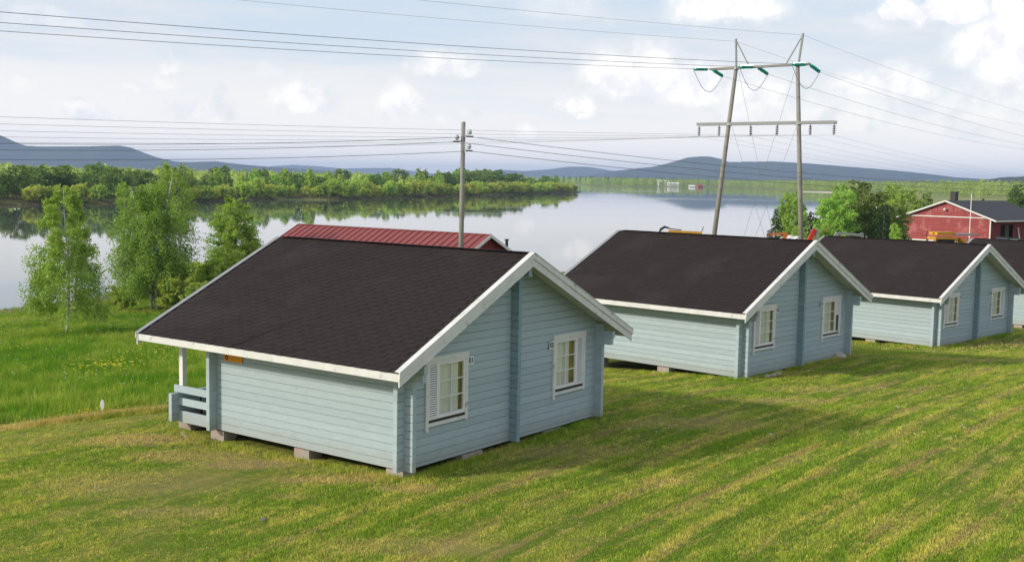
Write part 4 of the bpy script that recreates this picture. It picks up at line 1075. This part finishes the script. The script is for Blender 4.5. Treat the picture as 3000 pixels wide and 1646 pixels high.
# yard trees on the right (about 130 m off)
round_prof = lambda t: .10+.30*math.sin(min(1, (1.04-t)/.7)*1.57)**.8
by = [tree_parts(40+i, 9, (lambda t: .06+.27*math.sin(min(1, (1.03-t)/.72)*1.57)**.9), 64, 62, .15, .06, .12, .12, .9, .15, stems=2, leafm=M['wood_leaf'] if i != 1 else M['dark_leaf'], tubes=False) for i in range(3)]
sp_ = [tree_parts(50+i, 9, (lambda t: .02+.20*(1-t)**.85), 110, 60, .11, .03, .12, .55, .1, .07, leafm=M['spruce_leaf'], tubes=False, inner=.1) for i in range(2)]
def gp(px, D, py=None): return ((px-1500)/FPX*D, D)
YT = [ # px, distance, height, kind, width factor, label
 (2268, 128, 6.8, 's', 1.0, 'small dark spruce at the left end of the yard trees'),
 (2318, 132, 8.4, 'b0', .8, 'light green birch just left of the right pylon leg'),
 (2368, 131, 6.2, 's', 1.2, 'dark spruce just right of the right pylon leg'),
 (2385, 136, 5.6, 's', 1.1, 'second spruce right of the right pylon leg, behind the darker one'),
 (2437, 130, 8.2, 'b2', .95, 'broad yellow green tree right of the pylon, left of the pair'),
 (2478, 138, 9.0, 'b0', .85, 'tall pointed tree top in the middle of the yard trees'),
 (2532, 133, 8.9, 'b1', 1.05, 'big darker green tree left of the gap with a small spruce'),
 (2585, 128, 6.1, 's', 1.0, 'small spruce in the gap between the yard trees'),
 (2630, 158, 9.0, 'b0', .85, 'tall leafy tree left of the red barn roof end'),
 (2690, 176, 7.6, 'b1', .8, 'bushy tree standing behind the left corner of the red barn'),
 (2600, 139, 6.4, 'b1', 1.1, 'low dark bush between the small spruce and the tall leafy tree'),
 (2345, 118, 4.2, 'b2', 1.0, 'bright low bush behind the ridge of the second cabin'),
 (2402, 122, 4.4, 'b2', 1.1, 'light green shrub at the foot of the yard trees near the pylon leg'),
 (2620, 124, 3.6, 'b2', .6, 'young pale tree sapling in front of the barn left corner'),
 (2870, 240, 6.2, 's', 1.2, 'single dark conifer in the meadow above the barn roof'),
 (2975, 215, 8.5, 'b1', .8, 'dark green tree at the right end of the barn roof')]
for (px, D, h, k, w, lb) in YT:
    x, y = gp(px, D); me = sp_[D % 2] if k == 's' else by[int(k[1])]
    o = ptree(me, x, y, h/9*w*(1.25 if k == 's' else 1.0), px*.7, lb, name='spruce_tree' if k == 's' else 'leafy_tree', sz=h/9)
# small spruces by the machinery
# island trees (300 to 900 m off)
isl = {'w': [tree_parts(60+i, 5, (lambda t: .22+.42*math.sin(min(1, (1.05-t)/.8)*1.57)**.7), 26, 22, .34, .02, .1, .1, .9, .22, stems=2, leafm=M['willow_leaf'], tubes=False, inner=.3) for i in range(3)],
       'd': [tree_parts(70+i, 10, (lambda t: .14+.38*math.sin(min(1, (1.05-t)/.8)*1.57)**.7), 44, 17, .42, .04, .16, .1, .7, .2, stems=1, leafm=M['dark_leaf'], tubes=False, inner=.25) for i in range(3)],
       'b': [tree_parts(80+i, 10, (lambda t: .07+.21*math.sin(min(1, (1.03-t)/.75)*1.57)**.9), 40, 24, .36, .10, .12, .12, .9, .17, leafm=M['wood_leaf'], tubes=False, inner=.15) for i in range(4)],
       'c': [tree_parts(90, 10, (lambda t: .02+.17*(1-t)**.85), 50, 34, .26, .08, .14, .4, .1, .07, leafm=M['spruce_leaf'], tubes=False, inner=.1)]}
rg = random.Random(77)
front = [(-150, 300), (-126, 344), (-112, 375), (-100, 430), (-88, 457), (-72, 463), (-54, 528), (-12, 666), (31, 818), (56, 918)]
def along(s):
    L = [math.dist(front[i], front[i+1]) for i in range(len(front)-1)]; T = sum(L); d = s*T
    for i, l in enumerate(L):
        if d <= l: k = d/l; return front[i][0]+(front[i+1][0]-front[i][0])*k, front[i][1]+(front[i+1][1]-front[i][1])*k
        d -= l
    return front[-1]
nW = 'willow bushes along the island shore'; nB = 'pale green birches on the island'; nD = 'dark round trees on the island'; nC = 'dark conifers on the island'
def zi(x, y): return float(hisl(np.array([(x, y)]))[0])
def put(k, x, y, h, wf=1.0):
    me = rg.choice(isl[k]); nat = 5 if k == 'w' else 10
    lb = {'w': 'rounded yellow green willow bush at the island waterline', 'b': 'pale green birch in the island wood', 'd': 'dark round leafy tree on the left of the island', 'c': 'dark conifer in the island wood'}[k]
    ptree(me, x, y, h/nat*wf, rg.uniform(0, 6.28), lb, 'bush' if k == 'w' else 'tree', {'w': 'willow_bush', 'b': 'birch_tree', 'd': 'leafy_tree', 'c': 'conifer_tree'}[k], {'w': nW, 'b': nB, 'd': nD, 'c': nC}[k], z=zi(x, y)-.3, sz=h/nat)
# screen-left shore cluster: tall dark trees
for i in range(40):
    s = rg.uniform(.0, .16); x, y = along(s); b = rg.uniform(4, 45); x -= b*.75; y += b*.5
    put('d', x, y, rg.uniform(5.5, 10.4)*(.8 if b < 8 else 1), rg.uniform(.75, 1.25))
for i in range(14):
    x, y = along(rg.uniform(0, .16)); put('w', x-2-rg.uniform(0, 4), y+rg.uniform(0, 2), rg.uniform(3, 4.6))
# willow belt
for i in range(120):
    s = .15 + .85*(i+rg.uniform(0, 1))/120; x, y = along(s); b = rg.uniform(3.5, 14) if .34 < s < .46 else rg.uniform(2.0, 12)
    put('w', x-b*.8, y+b*.5, rg.uniform(3.2, 6.3)*(.85 if b < 4 else 1.05), rg.uniform(.8, 1.35))
# taller birches behind
for i in range(150):
    s = .12+.88*(i+rg.uniform(0, 1))/150; x, y = along(s); b = rg.uniform(16, 60)
    h = rg.triangular(5.2, 12.4, 8.2)
    if .60 < s < .80: h = rg.uniform(9.5, 13.8)
    k = 'b' if rg.random() < .75 else 'd'
    if .62 < s < .78 and rg.random() < .5: k = 'd'
    put(k, x-b*.85, y+b*.6, h, rg.uniform(.85, 1.15))
for i in range(14):
    x, y = along(rg.uniform(.1, .9)); b = rg.uniform(40, 90); put('c', x-b*.85, y+b*.5, rg.uniform(8.5, 11.5))

# woods further back: joined, a mass nobody could count
def wood_np(name, pts, hs, variants, m, rng):
    Vs = []; Fs = []; T = []; nb = 0
    for (x, y, z), h in zip(pts, hs):
        V0, F0, t0 = variants[rng.randint(len(variants))]
        a = rng.uniform(0, 6.28); c, s = math.cos(a), math.sin(a); w = h*rng.uniform(.85, 1.25)
        V = np.column_stack([(V0[:, 0]*c-V0[:, 1]*s)*w, (V0[:, 0]*s+V0[:, 1]*c)*w, V0[:, 2]*h]) + (x, y, z)
        Vs.append(V); Fs.append(F0+nb); nb += len(V0); T.append(np.clip(t0*.6+rng.uniform(-.1, .5), 0, 1))
    me = mesh_np(name, np.concatenate(Vs), np.concatenate(Fs), m, attrs={'tone': np.concatenate(T)})
    return link(name, me)
def lowtree(seed, n, prof, ls):
    rng = np.random.RandomState(seed); t = rng.uniform(.03, 1, n)**.85; r = np.array([prof(q) for q in t])*np.sqrt(rng.uniform(.25, 1, n)); a = rng.uniform(0, 6.28, n)
    C = np.column_stack([r*np.cos(a), r*np.sin(a), t]); V, F = leaf_np(C, ls*rng.uniform(.7, 1.3, n), rng, .7)
    return V, F, rng.uniform(.1, .6, n)
lowv = [lowtree(i, 90, lambda t: .03+.23*math.sin(min(1, (1.03-t)/.8)*1.57), .06) for i in range(4)] + [lowtree(9, 80, lambda t: .015+.15*(1-t)**.8, .05)]
nr = np.random.RandomState(5)
P = np.column_stack([nr.uniform(-1100, 45, 9000), nr.uniform(300, 1140, 9000)]); d = sdist(P, ISLAND); P = P[(d > 45)][:2600]
o = wood_np('island_wood', [(x, y, -2.9) for x, y in P], nr.uniform(7, 11.5, len(P)), lowv, M['far_leaf'], nr)
tag(o, 'dense mass of pale green birch wood filling the island behind its shore', 'wood', kind='stuff')
def inview(P, m=.06): return np.abs(P[:, 0]/P[:, 1]) < .452+m
P = np.column_stack([nr.uniform(150, 1250, 34000), nr.uniform(900, 2900, 34000)]); d1 = sdist(P, FARBANK); d2 = sdist(P, NEAR_SHORE); P = P[inview(P) & (((d1 > 18)) | ((d2 > 45) & (P[:, 0] > 320+(P[:, 1]-900)*.05)))][:9500]
hz_ = lambda P: np.where(sdist(P, FARBANK) > 0, hfar(P), height(P))
o = wood_np('far_wood', np.column_stack([P, hz_(P)-.3]), nr.uniform(8, 15, len(P)), lowv, M['far_leaf'], nr)
tag(o, 'pale birch wood along the far right bank of the river', 'wood', kind='stuff')
P = np.column_stack([nr.uniform(-600, 260, 3000), nr.uniform(2010, 2700, 3000)]); P = P[sdist(P, FARBANK) > 15][:1300]
o = wood_np('far_wood', np.column_stack([P, hfar(P)]), nr.uniform(7, 14, len(P)), lowv, M['far_leaf'], nr)
tag(o, 'low greenery on the far bank below the blue hill', 'wood', kind='stuff')
P = np.column_stack([nr.uniform(90, 420, 150), nr.uniform(2200, 2600, 150)]); P = P[sdist(P, FARBANK) > 15]
o = wood_np('far_conifer_wood', np.column_stack([P, hfar(P)]), nr.uniform(10, 18, len(P)), lowv[-1:], M['spruce_leaf'], nr)
tag(o, 'dark conifers among the houses of the far village', 'wood', kind='stuff')
P = np.column_stack([nr.uniform(-1400, -500, 2000), nr.uniform(1200, 3000, 2000)]); 
o = wood_np('far_wood', [(x, y, -3) for x, y in P], nr.uniform(9, 16, len(P)), lowv, M['far_leaf'], nr)
tag(o, 'distant wood at the foot of the left hill', 'wood', kind='stuff')

# far village
def far_house(px, D, w, h, m, label, rz=0.):
    x = (px-1500)/FPX*D; z = float(hfar(np.array([(x, D)]))[0]) if D > 1500 else zi(x, D)
    t = thing('far_house', label, 'house', (x, D, z), rz)
    MB().box(-w/2, -4, -1, w/2, 4, h).build('wall', m, t)
    MB().add([(-w/2-.6, -4.8, h-.1), (w/2+.6, -4.8, h-.1), (w/2+.6, 0, h+2.6), (-w/2-.6, 0, h+2.6), (w/2+.6, 4.8, h-.1), (-w/2-.6, 4.8, h-.1)], [(0, 1, 2, 3), (3, 2, 4, 5), (0, 3, 5), (1, 4, 2)]).build('roof', M['white_far'] if m != M['red_far'] else M['red_far'], t)
    for k in (-1, 1): MB().box(k*w*.28-.5, -4.08, h*.45, k*w*.28+.5, -4.01, h*.65).build('window', M['glass_dark'], t)
far_house(1877, 2140, 12, 9, M['red_far'], 'reddish house leftmost in the far village across the river')
far_house(1927, 2150, 8, 8, M['white_far'], 'small white house behind the dark conifers of the far village', .3)
far_house(1965, 2100, 20, 4.5, M['white_far'], 'long white building in the middle of the far village')
far_house(1950, 2170, 12, 7.5, M['cream_far'], 'cream building behind the long white one across the river')
far_house(2020, 2060, 10, 3, M['white_far'], 'low white house right of the long building in the far village')
far_house(2043, 2090, 9, 5, M['red_far'], 'pinkish house rightmost in the far village', .2)
def left_white():
    D = 900; x = (18-1500)/FPX*D
    t = thing('far_house', 'white building above the trees at the far left edge', 'house', (x, D, 2.5), .1)
    MB().box(-4.0, -4, -6, 4.0, 4, 7.2).build('wall', M['white_far'], t)
    MB().box(-4.4, -4.4, 7.2, 4.4, 4.4, 8.2).build('roof', M['white_far'], t)
left_white()
# gravel spit on the island
sp = MB(); n = 40; vs = []
for k in range(n):
    a = k*2*math.pi/n; vs.append((15*math.cos(a)*(1+.1*math.sin(3*a)), 3.2*math.sin(a)*(1+.15*math.cos(4*a)), -.1))
vs2 = [(x*.7, y*.5, .32) for x, y, z in vs]
sp.add([(*v[:2], v[2]) for v in vs+vs2], [(k, (k+1) % n, n+(k+1) % n, n+k) for k in range(n)] + [tuple(range(n, 2*n))])
o = sp.build('gravel_bar', M['farland'], None, (-86, 452, -3.98), (0, 0, .5), True); tag(o, kind='structure')

bc = MB(); pts_ = [(352, 1395), (362, 1388), (372, 1382), (377, 1340), (383, 1298), (392, 1300), (388, 1345), (384, 1392), (372, 1404), (360, 1402)]
bc.add([(x, y, -3.93) for x, y in pts_] + [(x+2, y+3, -3.3) for x, y in pts_], [(k, (k+1) % 10, 10+(k+1) % 10, 10+k) for k in range(10)] + [tuple(range(10, 20))])
M['sand'] = mat('pale_sand', (.62, .56, .45), .9, .1, .5)
tag(bc.build('sand_beach', M['sand']), kind='structure')

# ------------------------------------------------------------------ grass
CABS = [C1, (7.3673, 35.7448, -.26, .828), (18.1531, 48.0708, -.9027, .7558), (29.1, 58.0, -1.35, .69)]
def in_cabin(P, m=.0):
    r = np.zeros(len(P), bool)
    for (x, y, z, a) in CABS:
        dx, dy = P[:, 0]-x, P[:, 1]-y; v = dx*math.cos(a)+dy*math.sin(a); u = -dx*math.sin(a)+dy*math.cos(a)
        r |= (v > .25-m) & (v < CW-.25+m) & (u > .2-m) & (u < PE-.1+m)
    return r
def blades(name, P, hts, per, width, spread, rng, m, label, lean=.5):
    n = len(P)*per; B = np.repeat(P, per, 0) + rng.normal(size=(n, 2))*np.repeat(spread, per)[:, None]; H = np.repeat(hts, per)*rng.uniform(.5, 1.15, n)
    z = height(B); a = rng.uniform(0, 6.28, n); w = width*rng.uniform(.6, 1.3, n)
    dx, dy = np.cos(a)*w/2, np.sin(a)*w/2; la = rng.uniform(0, 6.28, n); ll = H*lean*rng.uniform(.1, 1, n)
    V = np.empty((n, 3, 3)); V[:, 0] = np.column_stack([B[:, 0]-dx, B[:, 1]-dy, z-.01]); V[:, 1] = np.column_stack([B[:, 0]+dx, B[:, 1]+dy, z-.01])
    V[:, 2] = np.column_stack([B[:, 0]+np.cos(la)*ll, B[:, 1]+np.sin(la)*ll, z+H])
    tone = np.repeat(rng.uniform(0, 1, len(P)), per)*.45 + rng.uniform(0, .45, n)
    me = mesh_np(name, V.reshape(-1, 3), np.arange(3*n).reshape(n, 3), m, attrs={'tone': tone})
    o = link(name, me); return tag(o, label, 'grass', kind='stuff')
rn = np.random.RandomState(12)
def scatter(n, y0, y1, pw=1.0):
    y = y0 + (y1-y0)*rn.uniform(0, 1, n)**pw; x = rn.uniform(-.50, .50, n)*y*1.0
    P = np.column_stack([x, y]); keep = rn.uniform(0, 1, n) < 1.0
    return P[keep & ~in_cabin(P)]
edge = lambda P: P[:, 1] - (P[:, 0]*.39 + 34.2)
mead = lambda P: (edge(P) > .2) & (P[:, 0] < -3)
P = scatter(120000, 15.5, 46, 1.15); P = P[~mead(P)]
sw = np.abs(((P[:, 0]*.78-P[:, 1]*.63)/1.15 % 1)-.5)
H = .034 + .014*vnoise(P, 2.0, 21) + .022*rn.uniform(0, 1, len(P))**2 + .022*(vnoise(P, .7, 33) > .4) + .016*(sw < .2)*(P[:, 0] > 0)
blades('lawn_grass', P, np.clip(H, .02, .14), 8, .0155, np.full(len(P), .05), rn, M['blade'], 'mown lawn grass between and in front of the cabins')
P = scatter(22000, 46, 75); P = P[~mead(P) & (P[:, 0] > -5)]
blades('rough_grass', P, np.full(len(P), .09), 5, .03, np.full(len(P), .1), rn, M['blade'], 'rougher grass beyond the cabins towards the yard')
P = scatter(60000, 29, 84, 1.1); P = P[mead(P) & (sdist(P, NEAR_SHORE) > .3)]
H = .24 + .10*vnoise(P, 3.5, 41) + .1*rn.uniform(0, 1, len(P)) - .12*sst(P[:, 1], 50, 70)
H *= .45+.55*sst(edge(P), .0, 1.2)
blades('meadow_grass', P, np.clip(H, .08, .6), 7, .022, np.full(len(P), .08), rn, M['mblade'], 'tall unmown meadow grass left of the nearest cabin down to the river', .6)
# long tuft round the marker, and lush tufts along the walls
P = np.column_stack([rn.normal(-10.4, 1.15, 500), rn.normal(29.05, .22, 500)]); P[:, 1] += (P[:, 0]+10.4)*.28
blades('grass_tuft', P, np.full(len(P), .17), 10, .018, np.full(len(P), .06), rn, M['mblade'], 'long grass tuft left uncut round the white marker')
P = []
for c in CABS[:3]:
    for k in range(900):
        if rn.uniform() < .5: q = cab(c, -.12-abs(rn.normal())*.12, rn.uniform(-.3, 7.2), 0)
        else: q = cab(c, rn.uniform(-.3, 7.4), -.12-abs(rn.normal())*.15, 0)
        P.append((q.x, q.y))
P = np.array(P); P = P[vnoise(P, 1.5, 50) > -.2]
blades('wall_grass', P, np.full(len(P), .13), 9, .016, np.full(len(P), .05), rn, M['blade'], 'longer grass left standing along the cabin walls')
# dark trampled tuft line in the lawn
P = np.column_stack([rn.uniform(3.4, 7.6, 260), np.zeros(260)]); P[:, 1] = 23.0 + (P[:, 0]-3.4)*.62 + rn.normal(size=260)*.12
P = P[vnoise(P, .8, 60) > .05]
blades('grass_tuft', P, np.full(len(P), .08), 9, .014, np.full(len(P), .05), rn, M['mblade'], 'thicker green grass clump on the lawn right of the nearest cabin')
def flowers(name, P, m, label, size=.03, hgt=.1):
    n = len(P); z = height(P)+hgt*rn.uniform(.7, 1.2, n); C = np.column_stack([P, z]); k = 6; V = []
    for i in range(k):
        a = i*2*math.pi/k; V.append(C + np.column_stack([np.full(n, size*math.cos(a)), np.full(n, size*math.sin(a)), .01*np.sin(a*3+P[:, 0])]))
    V = np.stack(V, 1).reshape(-1, 3); F = np.arange(k*n).reshape(n, k)
    o = link(name, mesh_np(name, V, F, m)); tag(o, label, 'flowers', kind='stuff')
fp = lambda cx, cy, sx, sy, n: np.column_stack([rn.normal(cx, sx, n), rn.normal(cy, sy, n)])
P = np.concatenate([fp(-14.2, 39.2, .9, .7, 90), fp(-13.0, 40.6, 1.6, .6, 40), fp(-13.2, 44.5, 1.6, .9, 50), fp(-16.5, 46, 3, 2, 40)])
flowers('buttercups', P, M['petal_y'], 'yellow buttercups flowering in the tall meadow left of the porch', .03, .42)
flowers('buttercups', fp(-11.1, 29.25, .55, .12, 34), M['petal_y'], 'yellow buttercups in the tuft by the white marker', .022, .2)
P = np.concatenate([scatter(160, 17, 40), fp(5.6, 25.2, 1.2, .5, 14)]); P = P[~mead(P)]
flowers('dandelions', P, M['petal_y'], 'scattered yellow dandelions dotting the mown lawn', .017, .06)
P = scatter(420, 26, 52); P = P[(P[:, 0] > 2) & ~mead(P)]
flowers('white_clover', P, M['petal_w'], 'tiny white clover heads dotting the lawn by the farther cabins', .022, .06)
P = scatter(700, 33, 62); P = P[mead(P)]
flowers('cow_parsley', P, M['petal_w'], 'pale white flower heads scattered through the meadow', .022, .4)

# ------------------------------------------------------------------ air
hzb = MB().box(-8800, -600, -7.0, 8800, 16000, 168)
hm = bpy.data.materials.new('air'); hm.use_nodes = True; g = NG(hm.node_tree); g.n.clear()
pv = g.new('ShaderNodeVolumePrincipled', {'Color': (.52, .68, 1.0, 1), 'Density': 1.0e-4, 'Anisotropy': .0})
g.new('ShaderNodeOutputMaterial', {'Volume': pv.outputs[0]})
o = hzb.build('haze', hm); tag(o, 'pale blue summer haze over the river valley', 'haze', kind='stuff')
